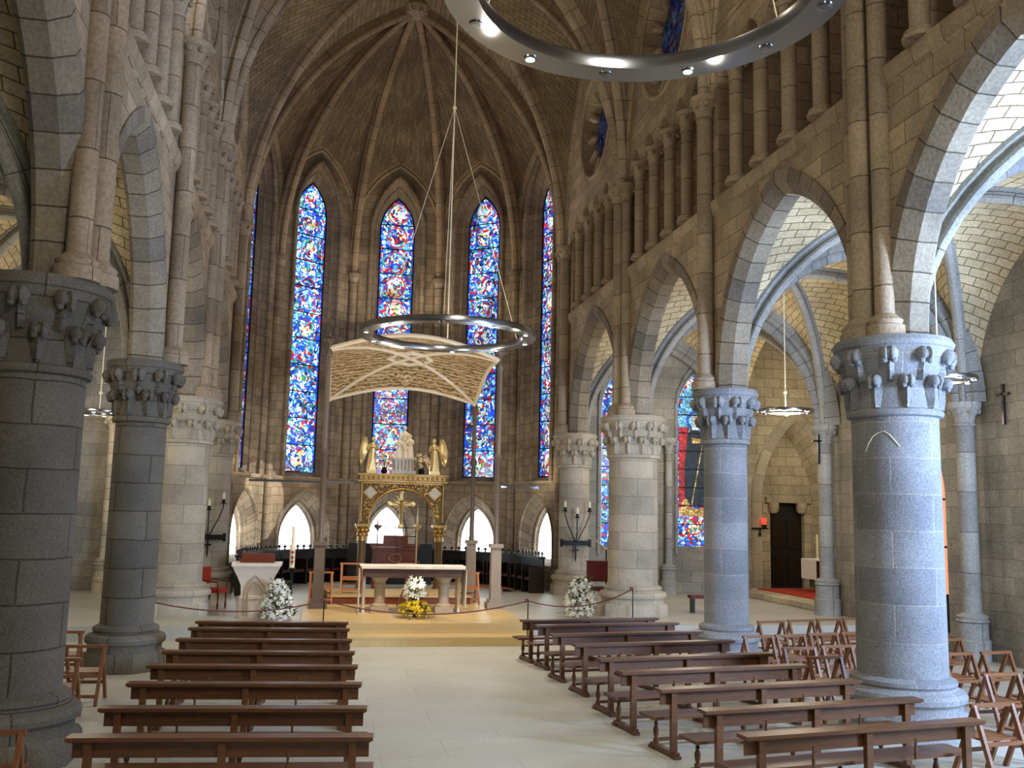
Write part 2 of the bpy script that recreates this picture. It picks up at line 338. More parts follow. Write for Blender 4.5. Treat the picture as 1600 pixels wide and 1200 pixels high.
    def sweep(s, pts, lat, sec, out=None, closed=True, smooth=True):
        """pts: path; lat: constant lateral unit vector; sec: [(lateral, outward)]"""
        pts = [Vector(p) for p in pts]; lat = Vector(lat).normalized(); vs = []; fs = []; uv = []; L = 0; Ls = []; n = len(sec)
        pe = [0]
        for k in range(n): a, b = sec[k], sec[(k + 1) % n]; pe.append(pe[-1] + math.hypot(a[0] - b[0], a[1] - b[1]))
        for i, p in enumerate(pts):
            t = (pts[min(i + 1, len(pts) - 1)] - pts[max(i - 1, 0)]).normalized(); o = lat.cross(t).normalized()
            if out is not None and o.dot(Vector(out) - p) > 0: o = -o
            if i: L += (p - pts[i - 1]).length
            Ls.append(L)
            for (a, b) in sec: vs.append(p + lat * a + o * b)
        for i in range(len(pts) - 1):
            for k in range(n if closed else n - 1):
                k2 = (k + 1) % n; fs.append((i * n + k, i * n + k2, (i + 1) * n + k2, (i + 1) * n + k))
                uv.append([(Ls[i], .1 + pe[k]), (Ls[i], .1 + pe[k + 1]), (Ls[i + 1], .1 + pe[k + 1]), (Ls[i + 1], .1 + pe[k])])
        s.add(vs, fs, uv, smooth); return s
    def grid(s, rows, uvf=None, smooth=True):
        m = len(rows[0]); vs = [p for r in rows for p in r]; fs = []; uv = []
        for i in range(len(rows) - 1):
            for k in range(m - 1):
                fs.append((i * m + k, i * m + k + 1, (i + 1) * m + k + 1, (i + 1) * m + k))
                uv.append([uvf(i, k), uvf(i, k + 1), uvf(i + 1, k + 1), uvf(i + 1, k)] if uvf else None)
        s.add(vs, fs, uv, smooth); return s
    def build(s, name, mats, parent=None, angle=35):
        me = bpy.data.meshes.new(name); me.from_pydata(s.v, [], s.f)
        if not isinstance(mats, (list, tuple)): mats = [mats]
        for q in mats: me.materials.append(MATS[q])
        me.polygons.foreach_set('material_index', s.mi); me.polygons.foreach_set('use_smooth', s.sm)
        uvl = me.uv_layers.new(name='UVMap'); flat = []
        for fi, f in enumerate(s.f):
            u = s.uv[fi]
            if u is None:
                a, b, c = Vector(s.v[f[0]]), Vector(s.v[f[1]]), Vector(s.v[f[2]]); nn = (b - a).cross(c - a)
                ax, ay, az = abs(nn.x), abs(nn.y), abs(nn.z)
                for i in f:
                    x, y, z = s.v[i]
                    if az >= ax and az >= ay: flat += [x, y]
                    elif ax >= ay: flat += [y, z]
                    else: flat += [x, z]
            else:
                for q in u: flat += [q[0], q[1]]
        uvl.data.foreach_set('uv', flat)
        me.validate(); me.update()
        try: me.set_sharp_from_angle(angle=math.radians(angle))
        except Exception: pass
        o = bpy.data.objects.new(name, me); COL.objects.link(o)
        if parent is not None: o.parent = parent
        return o
def struct(o): o['kind'] = 'structure'; return o
def tag(o, label, cat, group=None):
    o['label'] = label; o['category'] = cat
    if group: o['group'] = group
    return o
def thing(name, label, cat, loc=(0, 0, 0), rz=0, group=None):
    o = bpy.data.objects.new(name, None); COL.objects.link(o); o.location = loc; o.rotation_euler = (0, 0, rz); o.empty_display_size = .1
    return tag(o, label, cat, group)
def dup(root, loc, rz, label, group=None):
    r = root.copy(); COL.objects.link(r); r.location = loc; r.rotation_euler = (0, 0, rz); r['label'] = label
    if group: r['group'] = group
    for ch in list(root.children):
        c = ch.copy(); COL.objects.link(c); c.parent = r
        for g in list(ch.children):
            d = g.copy(); COL.objects.link(d); d.parent = c
    return r

# ------------------------------------------------------------------ curves
def prof(D, H, n=16, stilt=0.0):
    """[(x,z)] from springing to crown; vertical tangent at the springing"""
    H2 = H - stilt; out = []
    if stilt > 0: out = [(0, stilt * i / 4) for i in range(4)]
    if H2 >= D:
        rho = (H2 * H2 + D * D) / (2 * D); fm = math.atan2(H2, rho - D)
        out += [(rho * (1 - math.cos(fm * i / n)), stilt + rho * math.sin(fm * i / n)) for i in range(n + 1)]
    else: out += [(D * (1 - math.cos(PI / 2 * i / n)), stilt + H2 * math.sin(PI / 2 * i / n)) for i in range(n + 1)]
    return out
def half(P0, P1, n=16, stilt=0.0):
    P0, P1 = Vector(P0), Vector(P1); d = Vector((P1.x - P0.x, P1.y - P0.y, 0)); D = d.length; d.normalize()
    return [Vector((P0.x + d.x * x, P0.y + d.y * x, P0.z + z)) for x, z in prof(D, P1.z - P0.z, n, stilt)]
def full(P0, P1, apex, n=16, stilt=0.0):
    P0, P1 = Vector(P0), Vector(P1); M = (P0 + P1) / 2; M.z = apex
    a = half(P0, M, n, stilt); b = half(P1, M, n, stilt); return a + b[-2::-1]
def resamp(pts, n):
    d = [0]
    for i in range(1, len(pts)): d.append(d[-1] + (pts[i] - pts[i - 1]).length)
    out = []
    for k in range(n + 1):
        t = d[-1] * k / n; i = 1
        while i < len(d) - 1 and d[i] < t: i += 1
        w = (t - d[i - 1]) / max(1e-9, d[i] - d[i - 1]); out.append(pts[i - 1].lerp(pts[i], w))
    return out
def byz(pts, z):
    for i in range(1, len(pts)):
        if pts[i].z >= z: return pts[i - 1].lerp(pts[i], (z - pts[i - 1].z) / max(1e-9, pts[i].z - pts[i - 1].z))
    return pts[-1]
def web(mb, A, B, n=18, m=6, bulge=.12, up=True):
    A = resamp(A, n); B = resamp(B, n); rows = []; uv = []; v = 0; pv = None
    for i in range(n + 1):
        r = []; w = (B[i] - A[i]).length
        if i: v += (A[i] - A[i - 1]).length * .5 + (B[i] - B[i - 1]).length * .5
        for k in range(m + 1):
            t = k / m; p = A[i].lerp(B[i], t); p = p + Vector((0, 0, bulge * w * math.sin(PI * t) * .35)); r.append(p)
        rows.append(r); uv.append([(w * k / m, v) for k in range(m + 1)])
    mb.grid(rows, lambda i, k: uv[i][k])
ROLL = [(-.16, .12), (-.16, 0), (-.075, -.02), (-.065, -.10), (-.115, -.15), (-.12, -.21), (-.075, -.27), (0, -.295), (.075, -.27), (.12, -.21), (.115, -.15), (.065, -.10), (.075, -.02), (.16, 0), (.16, .12)]
def scl(sec, k): return [(a * k, b * k) for a, b in sec]
BIG = [(-.34, .30), (-.34, .02), (-.26, -.02), (-.24, -.10), (-.17, -.12), (-.13, -.06), (-.11, -.14), (-.10, -.22), (-.05, -.28), (0, -.295), (.05, -.28), (.10, -.22), (.11, -.14), (.13, -.06), (.17, -.12), (.24, -.10), (.26, -.02), (.34, .02), (.34, .30)]
def rib(mb, pts, sec=ROLL):
    a, b = pts[0], pts[-1]
    if (Vector((b.x - a.x, b.y - a.y))).length < .05: b = pts[len(pts) // 2]
    d = Vector((b.x - a.x, b.y - a.y, 0)).normalized(); lat = Vector((-d.y, d.x, 0))
    mid = (pts[0] + pts[-1]) / 2; mid.z = min(pts[0].z, pts[-1].z) - 2
    if abs(pts[0].z - pts[-1].z) > 1: mid = Vector((pts[-1].x, pts[-1].y, pts[0].z))
    mb.sweep(pts, lat, sec, out=mid)

# walls with openings ---------------------------------------------------------
def hole_arch(c, a, z0, zs, ap, b=None): return dict(t='a', c=c, a=a, z0=z0, zs=zs, ap=ap, b=b)
def hole_circ(c, r, zc, b=None): return dict(t='c', c=c, a=r, zc=zc, b=b)
def outline(h, n=12):
    if h['t'] == 'a':
        p = prof(h['a'], h['ap'] - h['zs'], n); L = [(h['c'] - h['a'] + x, h['zs'] + z) for x, z in p]
        R = [(h['c'] + h['a'] - x, h['zs'] + z) for x, z in p][::-1][1:]
        return [(h['c'] - h['a'], h['z0'])] + L + R + [(h['c'] + h['a'], h['z0'])]
    return [(h['c'] - h['a'] * math.cos(PI * i / n), h['zc'] + h['a'] * math.sin(PI * i / n)) for i in range(2 * n)]
def topbot(h, u, n=12):
    if h['t'] == 'a':
        x = h['a'] - abs(u - h['c']); p = prof(h['a'], h['ap'] - h['zs'], n)
        for i in range(1, len(p)):
            if p[i][0] >= x - 1e-9:
                q = (x - p[i - 1][0]) / max(1e-9, p[i][0] - p[i - 1][0]); return h['z0'], h['zs'] + p[i - 1][1] + q * (p[i][1] - p[i - 1][1])
        return h['z0'], h['ap']
    d = max(0, h['a'] ** 2 - (u - h['c']) ** 2) ** .5; return h['zc'] - d, h['zc'] + d
def wall(mb, O, ud, nd, u0, u1, z0, z1, holes=(), depth=.6, back=False):
    """front face through O along ud; nd points into the masonry"""
    O, ud, nd = Vector(O), Vector(ud), Vector(nd)
    P = lambda u, z, d=0: O + ud * u + nd * d + Vector((0, 0, z))
    def face(hs, dd):
        us = {u0, u1}
        for h in hs:
            for (u, z) in outline(h): us.add(u)
            us.add(h['c'] + h['a']); us.add(h['c'] - h['a']); us.add(h['c'])
        us = sorted(u for u in us if u0 <= u <= u1); k = 0
        us = [u for i, u in enumerate(us) if i == 0 or u - us[i - 1] > 1e-5]
        for a, b in zip(us, us[1:]):
            md = (a + b) / 2; iv = []
            for h in hs:
                if abs(md - h['c']) < h['a']: ta, tb = topbot(h, a), topbot(h, b); iv.append((ta, tb))
            iv.sort(key=lambda q: q[0][0] + q[1][0]); ca, cb = z0, z0
            segs = []
            for ta, tb in iv:
                segs.append((ca, cb, max(z0, ta[0]), max(z0, tb[0]))); ca, cb = ta[1], tb[1]
            segs.append((ca, cb, z1, z1))
            for (a0, b0, a1, b1) in segs:
                if a1 - a0 < 1e-4 and b1 - b0 < 1e-4: continue
                mb.add([P(a, a0, dd), P(b, b0, dd), P(b, b1, dd), P(a, a1, dd)], [(0, 1, 2, 3)], [[(a, a0), (b, b0), (b, b1), (a, a1)]], False)
    face(holes, 0)
    bh = []
    for h in holes:
        g = dict(h)
        if h.get('b'): g.update(h['b'])
        bh.append(g)
        f, q = outline(h), outline(g); n = len(f); L = 0
        cl = h['t'] == 'c' or h['z0'] > z0 + 1e-4
        for i in range(n if cl else n - 1):
            j = (i + 1) % n; l = math.hypot(f[i][0] - f[j][0], f[i][1] - f[j][1])
            vert = abs(f[i][0] - f[j][0]) < 1e-6
            ua, ub = (f[i][1], f[j][1]) if vert else (L, L + l)
            mb.add([P(*f[i]), P(*f[j]), P(*q[j], depth), P(*q[i], depth)], [(0, 1, 2, 3)], [[(0, ua), (0, ub), (depth, ub), (depth, ua)]], True); L += l
    if back: face(bh, depth)
def pane(mb, O, ud, nd, h, d, uoff=0):
    O, ud, nd = Vector(O), Vector(ud), Vector(nd); ol = outline(h)
    vs = [O + ud * u + nd * d + Vector((0, 0, z)) for u, z in ol]
    if h['t'] == 'a':
        n = len(ol); fs = []; uv = []
        for i in range(n // 2):
            j = n - 1 - i
            if j - 1 > i + 1: fs.append((i, i + 1, j - 1, j)); uv.append([(ol[q][0] - h['c'], ol[q][1]) for q in (i, i + 1, j - 1, j)])
            elif j - 1 == i + 1: fs.append((i, i + 1, j)); uv.append([(ol[q][0] - h['c'], ol[q][1]) for q in (i, i + 1, j)])
        mb.add(vs, fs, uv, False)
    else: mb.add(vs, [tuple(range(len(vs)))], [[(u - h['c'], z) for u, z in ol]], False)

# ------------------------------------------------------------------ shared heights
ZC = 5.45; ZS = 11.75; ZB = 20.1; WI = 5.40; WO = 5.92
YP = [-5.45, .5, 6.45, 12.4, 18.35, 24.3, 30.35]
YA = 31.0; RA = 5.4
TR0, TR1 = 9.42, 12.0
# ------------------------------------------------------------------ floor
f = MB(); f.box((XC + 2, 10, -.1), (30, 34, .2)); struct(f.build('floor', 'floor'))
f = MB(); f.box((XC + 2.5, 31.5, .05), (29, 19.0, .5)); struct(f.build('trim_1', 'floor'))   # raised floor of choir and chapels
# wooden altar platform, two steps
f = MB()
f.box((2.17, 24.5, .095), (5.05, 7.3, .19)); f.box((2.17, 24.65, .205), (5.05, 6.3, .41))
tag(f.build('altar_platform', 'woodfloor'), 'pale wooden altar platform of two steps across the head of the aisle', 'platform')
f = MB(); f.box((2.13, 26.9, .5), (3.7, 2.3, .18)); d_ = f.build('altar_dais', 'redwood')
tag(d_, 'low wooden dais with cream top edge behind the marble altar', 'platform')
g = MB(); g.box((2.13, 26.9, .605), (3.76, 2.36, .03)); g.build('dais_top', 'woodfloor', d_)

# ------------------------------------------------------------------ nave walls
def nave_wall(s):
    name = 'wall_right' if s > 0 else 'wall_left'
    O = (XC + s * WI, 0, 0); ud = (0, 1, 0); nd = (s, 0, 0)
    mb = MB(); rg = MB(); gl = []
    for i in range(len(YP) - 1):
        a, b = YP[i], YP[i + 1]; c = (a + b) / 2
        if i == 5: b2 = YA
        else: b2 = b
        hs = [hole_arch(c, 2.76, ZC, ZC, 9.02)]
        for k in (-2, -1, 0, 1, 2): hs.append(hole_arch(c + k * 1.1, .44, TR0, TR1, 12.62))
        rose = dict(a=1.42)
        hs.append(hole_circ(c, 1.62, 14.9, rose))
        wall(mb, O, ud, nd, a, b2, ZC, 18.9, hs, .5)
        # arch order of grey voussoirs
        pts = full((XC + s * (WI - .03), c - 2.4, ZC), (XC + s * (WI - .03), c + 2.4, ZC), 8.7)
        sec = [(0, .42), (0, .20), (.20, 0), (.48, 0), (.55, .07), (.55, .42)]
        sec = [(x, y) for x, y in sec]
        rg.sweep(pts, (s, 0, 0), sec, out=(XC + s * WI, c, ZC - 3))
    o = struct(mb.build(name, 'wall')); rg.build('arcade_voussoirs', 'voussoir', o)
    # aisle side face of the arcade wall
    mb = MB()
    for i in range(len(YP) - 1):
        a, b = YP[i], YP[i + 1]; c = (a + b) / 2
        wall(mb, (XC + s * WO, 0, 0), ud, nd, a, b, ZC, 9.4, [hole_arch(c, 2.76, ZC, ZC, 9.02)], .02)
    mb.build('aisle_face', 'aislewall', o)
    # triforium back wall, floor and piers
    mb = MB()
    mb.add([(XC + s * 6.5, YP[0], TR0 - .4), (XC + s * 6.5, YA, TR0 - .4), (XC + s * 6.5, YA, 13.2), (XC + s * 6.5, YP[0], 13.2)], [(0, 1, 2, 3)], [[(YP[0], 9), (YA, 9), (YA, 13.2), (YP[0], 13.2)]], False)
    mb.box((XC + s * 5.95, (YP[0] + YA) / 2, 13.2), (1.15, YA - YP[0], .2)); mb.box((XC + s * 6.0, (YP[0] + YA) / 2, TR0 - .1), (1.1, YA - YP[0], .16))
    for i in range(len(YP) - 1):
        c = (YP[i] + YP[i + 1]) / 2
        for k in (-2, -1, 0, 1): mb.tube([(XC + s * 6.35, c + k * 1.1 + .55, TR0), (XC + s * 6.35, c + k * 1.1 + .55, 13)], .14, 10)
    mb.build('triforium_back', 'wall', o)
    # dark doors in the triforium
    mb = MB()
    for i in range(2, 5):
        c = (YP[i] + YP[i + 1]) / 2
        for k in (0, 2): mb.box((XC + s * 6.45, c + k * 1.1 - 1.1, TR0 + .75), (.06, .5, 1.3))
    mb.build('triforium_doors', 'darkwood', o)
    # string course
    mb = MB(); xs = XC + s * WI
    sec = [(-.0, -.30), (-s * .05, -.26), (-s * .10, -.10), (-s * .10, 0), (s * .12, .02), (s * .12, -.3)]
    vs = []
    for y in (YP[0], YA):
        for a, b in sec: vs.append((xs + a, y, TR0 + b))
    mb.add(vs, [(k, (k + 1) % 6, 6 + (k + 1) % 6, 6 + k) for k in range(6)], None, False)
    struct(mb.build('trim_2' if s > 0 else 'trim_3', 'wall'))
    # roses
    for i in range(1, len(YP) - 1):
        c = (YP[i] + YP[i + 1]) / 2
        w = MB(); pane(w, O, ud, nd, hole_circ(c, 1.45, 14.9), .48)
        ob = struct(w.build('window_%d' % (20 + i if s > 0 else 30 + i), 'roseglass'))
        t = MB(); t.torus((0, 0, -s * .3), 1.66, .07, 40, 8)
        for k in range(12):
            a = 2 * PI * k / 12; q = 1.22
            t.tube([(1.5 * math.cos(a), 1.5 * math.sin(a), .0), (1.1 * math.cos(a), 1.1 * math.sin(a), .0)], [.17, .10], 8)
            t.ball((1.08 * math.cos(a), 1.08 * math.sin(a), 0), .10, 8)
        M = Matrix.Translation((XC + s * (WI + .3), c, 14.9)) @ Matrix.Rotation(PI / 2, 4, 'Y')
        t.v = [tuple(M @ Vector(v)) for v in t.v]; t.build('rose_foils', 'rib', ob)
    return o
WR = nave_wall(1); WL = nave_wall(-1)

# triforium colonnettes ---------------------------------------------------------
def colonnette_mesh(r=.145, H=2.58):
    b = MB(); b.lathe([(r + .10, 0), (r + .10, .06), (r + .06, .08), (r + .08, .12), (r + .02, .17)], n=14)
    sh = MB(); sh.lathe([(r, .17), (r, H - .45)], n=14)
    c = MB(); c.lathe([(r + .03, H - .45), (r + .03, H - .41), (r, H - .39), (r + .03, H - .25), (r + .08, H - .12), (r + .12, H - .10), (r + .12, H)], n=14)
    for k in range(6):
        a = 2 * PI * k / 6; c.ball((math.cos(a) * (r + .09), math.sin(a) * (r + .09), H - .17), .055, 6)
    return b, sh, c
ccount = 0
for s in (1, -1):
    proto = None
    side = 'right' if s > 0 else 'left'
    for i in range(2, 6):
        c = (YP[i] + YP[i + 1]) / 2
        for k in (-1, 0, 1, 2):
            y = c + (k - .5) * 1.1
            bayn = {2: 'nearest bay', 3: 'bay between the first and second piers ahead', 4: 'bay between the second and third piers', 5: 'bay next to the apse'}[i]
            posn = {-1: 'first', 0: 'second', 1: 'third', 2: 'fourth'}[k]
            lab = 'slim stone colonnette, %s along the %s gallery, %s' % (posn, side, bayn)
            grp = 'colonnettes of the %s gallery' % side
            x = XC + s * (WI - .02)
            if proto is None:
                proto = thing('gallery_colonnette', lab, 'column', (x, y, TR0 + .01), 0, grp)
                b, sh, cc = colonnette_mesh(); b.build('base', 'shaft', proto); sh.build('shaft', 'shaft', proto); cc.build('capital', 'shaft', proto)
            else: dup(proto, (x, y, TR0 + .01), 0, lab, grp)

# ------------------------------------------------------------------ piers
def pier(x, y, r, s, matn, label, z0=0.0, nsh=3, capmat=None, plinth=1.0):
    t = thing('stone_pier', label, 'column', (x, y, z0)); H = ZC - z0; capmat = capmat or matn
    b = MB(); R = r
    b.lathe([(R + .26, 0), (R + .26, .26), (R + .22, .32)], n=8, smooth=False, off=PI / 8)
    b.lathe([(R + .18, .26), (R + .16, .42), (R + .17, .44), (R + .22, .48), (R + .23, .54), (R + .20, .60), (R + .12, .63), (R + .09, .66), (R + .11, .69), (R + .10, .74), (R + .05, .76), (R, .79)], n=40)
    b.build('base', matn, t)
    zn = H - 1.12
    sh = MB(); sh.lathe([(R, .78), (R * .985, zn)], n=48); sh.build('shaft', matn, t)
    c = MB()
    c.lathe([(R * .985, zn), (R + .05, zn + .02), (R + .065, zn + .06), (R + .05, zn + .10), (R, zn + .12), (R, zn + .45), (R + .06, zn + .62), (R + .13, zn + .84), (R + .19, zn + .94),
             (R + .19, zn + .97), (R + .22, zn + .99), (R + .24, zn + 1.05), (R + .22, zn + 1.08), (R + .20, zn + 1.12), (.02, zn + 1.12)], n=48)
    for tier, (zz, rr, sz, ph) in enumerate(((zn + .50, R + .02, .095, 0), (zn + .86, R + .09, .115, .5))):
        nk = 12 if R > .6 else 10
        for k in range(nk):
            a = 2 * PI * (k + ph) / nk; ca, sa = math.cos(a), math.sin(a)
            M = Matrix.Rotation(a, 4, 'Z')
            zb = zn + .12 if tier == 0 else zn + .5
            wv = [(R + .02 + .04 * tier, zb, .05), (R + .04 + .04 * tier, (zb + zz) / 2 - .05, .07), (rr + .02, zz - .09, .09), (rr + .06, zz - .01, .10), (rr + .09, zz + .05, .10)]
            for tt in range(len(wv) - 1):
                (r0, z0_, w0), (r1, z1_, w1) = wv[tt], wv[tt + 1]
                pts_ = []
                for (r_, z_, w_) in ((r0, z0_, w0), (r1, z1_, w1)):
                    for q_, dr in ((-w_, -.04), (0, .045), (w_, -.04)): pts_.append((ca * (r_ + dr) - sa * q_, sa * (r_ + dr) + ca * q_, z_))
                c.add(pts_, [(0, 1, 4, 3), (1, 2, 5, 4)])
            tg = Vector((-sa, ca, 0)); ctr = Vector((ca * (rr + .08), sa * (rr + .08), zz - .01))
            rr_ = [.25, .7, .92, .95, .62, .62, .95, .92, .7, .25]
            c.tube([ctr + tg * sz * (-1.05 + 2.1 * i_ / 9) for i_ in range(10)], [sz * q_ for q_ in rr_], 10)
            for sg in (-1, 1): c.ball(ctr + tg * sg * sz * .55 + Vector((ca * .02, sa * .02, -sz * .75)), sz * .42, 8)
    c.build('capital', capmat, t)
    # vault shafts standing on the abacus, nave side
    dx = XC + s * 5.24 - x
    lay = [(dx - 0 * s, 0, .16)] if nsh == 1 else [(dx, 0, .17), (dx + s * .10, -.35, .14), (dx + s * .10, .35, .14)]
    top = ZS - z0
    for (ax, ay, ar) in lay:
        v = MB()
        v.lathe([(ar + .13, H), (ar + .13, H + .16), (ar + .09, H + .18), (ar + .11, H + .24), (ar + .04, H + .30), (ar, H + .34), (ar, top - .5), (ar + .03, top - .49), (ar + .03, top - .44), (ar, top - .42), (ar + .03, top - .3), (ar + .13, top - .14), (ar + .15, top - .12), (ar + .15, top), (.01, top)], (ax, ay, 0), 18)
        for k in range(7):
            a = 2 * PI * k / 7; v.ball((ax + math.cos(a) * (ar + .10), ay + math.sin(a) * (ar + .10), top - .2), .065, 6)
        v.build('vault_shaft', 'shaft', t)
    return t
dR = XC + 5.66; dL = XC - 5.66
pier(dR, 12.4, .60, 1, 'granite', 'thick blue-grey granite pier in the right foreground among pews and chairs')
PR = bpy.data.objects['stone_pier']
q = MB(); fa = math.atan2(-12.4, -dR)
q.tube([(.602 * math.cos(fa + o / .6), .602 * math.sin(fa + o / .6), z) for o, z in ((-.42, 3.84), (-.37, 3.95), (-.30, 4.05), (-.22, 4.10), (-.14, 4.12), (-.07, 4.07), (0, 3.98), (.06, 3.9))], .006, 4); q.build('chalk_scratch', 'wax', PR)
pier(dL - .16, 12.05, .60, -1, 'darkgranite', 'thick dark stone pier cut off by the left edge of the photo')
pier(dR, 18.35, .44, 1, 'granite', 'slender grey pier on the right between the thick foreground pier and the pale one', nsh=1)
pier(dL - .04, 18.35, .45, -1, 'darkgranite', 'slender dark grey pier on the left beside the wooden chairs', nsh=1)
pier(dR, 24.3, .65, 1, 'cream', 'thick pale pier on the right beside the white flower arrangement', .3)
pier(dL - .08, 24.3, .60, -1, 'cream', 'thick pale pier on the left behind the slender dark one', .3)
pier(dR, 30.35, .50, 1, 'cream', 'pale pier on the right at the apse opening, behind the candle bracket', .3, nsh=1)
pier(dL, 30.35, .50, -1, 'cream', 'pale pier on the left at the apse opening, behind the candle bracket', .3, nsh=1)
pier(dR, 6.45, .47, 1, 'granite', 'slender grey pier nearest on the right, outside the photo', nsh=1)
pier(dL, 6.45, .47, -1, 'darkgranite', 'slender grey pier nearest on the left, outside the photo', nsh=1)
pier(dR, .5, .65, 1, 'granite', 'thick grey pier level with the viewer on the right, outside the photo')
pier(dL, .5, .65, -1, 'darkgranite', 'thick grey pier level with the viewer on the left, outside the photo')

# ------------------------------------------------------------------ high vault
V = MB(); RB = MB(); xi = WI
def P3(s, y, z=ZS): return (XC + s * xi, y, z)
def quadbay(y0, y1):
    cy = (y0 + y1) / 2; C = (XC, cy, ZB)
    for s in (-1, 1):
        for y in (y0, y1):
            dg = half(P3(s, y), C); rib(RB, dg)
            wa = half(P3(s, y), P3(s, cy, 18.3)); web(V, wa, dg)
            tr = half(P3(s, y), (XC, y, ZB)); web(V, dg, tr)
        rib(RB, full(P3(s, y0), P3(s, y1), 18.3), scl(ROLL, .6))
def sexbay(y0, y1):
    cy = (y0 + y1) / 2; C = (XC, cy, ZB)
    for s in (-1, 1):
        mt = half(P3(s, cy), C); rib(RB, mt)
        for y in (y0, y1):
            dg = half(P3(s, y), C); rib(RB, dg); hy = (y + cy) / 2
            wa = half(P3(s, y), P3(s, hy, 18.0)); wb = half(P3(s, cy), P3(s, hy, 18.0))
            web(V, wa, dg); web(V, wb, mt)
            web(V, dg, half(P3(s, y), (XC, y, ZB)))
            rib(RB, full(P3(s, y), P3(s, cy), 18.0), scl(ROLL, .6))
quadbay(24.3, YA); sexbay(12.4, 24.3); sexbay(.5, 12.4); quadbay(-5.45, .5)
for y in (.5, 12.4, 24.3): rib(RB, full(P3(-1, y), P3(1, y), ZB), scl(ROLL, 1.1))
co = struct(V.build('ceiling', 'web')); RB.build('vault_ribs', 'rib', co)
# west wall
w = MB(); wall(w, (XC, -5.45, 0), (1, 0, 0), (0, -1, 0), -12, 12, 0, 21, [], .5); struct(w.build('wall_back', 'wall'))

# ------------------------------------------------------------------ apse
C0 = Vector((XC, YA, 0)); AP = RA * math.cos(PI / 10); HW = RA * math.sin(PI / 10)
aw = MB(); av = MB(); ar_ = MB(); jm = MB()
BOSS = Vector((XC, YA - .02, ZB))
ribs = []
for k in range(6):
    a = math.radians(-90 + 36 * k); p = Vector((XC + RA * math.sin(a), YA + RA * math.cos(a), ZS)); ribs.append(half(p, BOSS)); rib(ar_, ribs[-1], scl(ROLL, .95 if 0 < k < 5 else 1.1))
bossm = MB(); bossm.lathe([(.01, -.42), (.2, -.42), (.34, -.36), (.45, -.28), (.5, -.15), (.42, 0)], (XC, YA - .02, ZB), 20)
for k in range(10):
    a = 2 * PI * k / 10; bossm.ball((XC + .38 * math.cos(a), YA + .38 * math.sin(a), ZB - .3), .11, 6)
for k in range(-2, 3):
    th = math.radians(36 * k); n = Vector((math.sin(th), math.cos(th), 0)); u = Vector((math.cos(th), -math.sin(th), 0)); O = C0 + n * AP
    hl = hole_arch(0, 1.02, 3.95, 13.55, 15.75, dict(a=.66, z0=4.15, zs=13.75, ap=15.0))
    hw_ = hole_arch(0, 1.14, 1.1, 1.95, 3.5, dict(a=.67, z0=1.3, zs=1.7, ap=2.95))
    wall(aw, O, u, n, -HW - .02, HW + .02, 0, 16.9, [hl, hw_], .55)
    # stained lancet
    g = dict(hl); g.update(hl['b']); pm = MB(); pane(pm, O, u, n, g, .5)
    wn = struct(pm.build('window_%d' % (k + 3), 'glass%d' % (k + 2)))
    bars = MB()
    z = 4.15 + .98
    ang = -th
    while z < 14.6:
        wd = .66 * 2 if z < 13.8 else max(.2, 1.32 * (1 - ((z - 13.75) / 1.3) ** 1.6))
        bars.box(O + n * .47 + Vector((0, 0, z)), (wd, .03, .035), rz=ang); z += .98
    ol = outline(g); fr = [O + u * (a) + n * .47 + Vector((0, 0, b)) for a, b in ol]
    bars.tube(fr + [fr[0]], .03, 6)
    bars.build('glazing_bars', 'iron', wn)
    # lower clear window
    g = dict(hw_); g.update(hw_['b']); pm = MB(); pane(pm, O, u, n, g, .52); wn = struct(pm.build('window_%d' % (k + 8), 'skyglass'))
    # mouldings
    for (h_, rr, dd) in ((hl, .085, -.04), (dict(hl, a=.84, ap=15.4, z0=4.02, zs=13.65), .06, .26), (hw_, .05, .0), (dict(hw_, a=.78, ap=3.12, zs=1.75, z0=1.25), .05, .42)):
        jm.tube([O + u * a + n * dd + Vector((0, 0, b)) for a, b in outline(h_)], rr, 8)
    # string under the lancets
    jm.box(O - n * .05 + Vector((0, 0, 3.9)), (2 * HW + .1, .2, .12), rz=-th)
    # wall rib and webs
    for (A, sg) in ((ribs[k + 2], -1), (ribs[k + 3], 1)):
        p = A[0]; q = O + Vector((0, 0, 16.3)); wa = half(p, q, 16, 1.9); web(av, wa, A, 20, 8, .15)
        rib(ar_, wa, scl(ROLL, .55))
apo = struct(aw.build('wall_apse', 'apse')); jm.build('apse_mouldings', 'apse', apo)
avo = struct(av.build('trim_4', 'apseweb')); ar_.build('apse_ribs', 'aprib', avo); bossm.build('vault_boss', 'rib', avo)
# shafts at the corners of the apse
for k in range(6):
    a = math.radians(-90 + 36 * k); c = Vector((XC + (RA - .1) * math.sin(a), YA + (RA - .1) * math.cos(a), 0)); tn = Vector((math.cos(a), -math.sin(a), 0))
    m_ = MB()
    for off, r, back in ((0, .15, 0), (.27, .09, .06), (-.27, .09, .06), (.47, .07, .12), (-.47, .07, .12)):
        if k in (0, 5) and abs(off) > 0: continue
        q = c + tn * off + Vector((math.sin(a), math.cos(a), 0)) * back
        top = ZS if off == 0 else 13.6 if abs(off) > .4 else ZS
        m_.lathe([(r + .1, .3), (r + .1, .9), (r + .05, .95), (r, 1.0), (r, top - .45), (r + .03, top - .44), (r + .03, top - .4), (r, top - .38), (r + .02, top - .28), (r + .1, top - .12), (r + .11, top - .1), (r + .11, top)] if off == 0 else [(r, .3), (r, top)], q, 14)
    nm = ['at the left mouth of the apse', 'left of the first tall window', 'between the first and the middle tall window', 'between the middle and the third tall window', 'right of the third tall window', 'at the right mouth of the apse'][k]
    tag(m_.build('clustered_shaft', 'apse'), 'tall bundled stone wall shaft ' + nm, 'column', 'apse wall shafts')

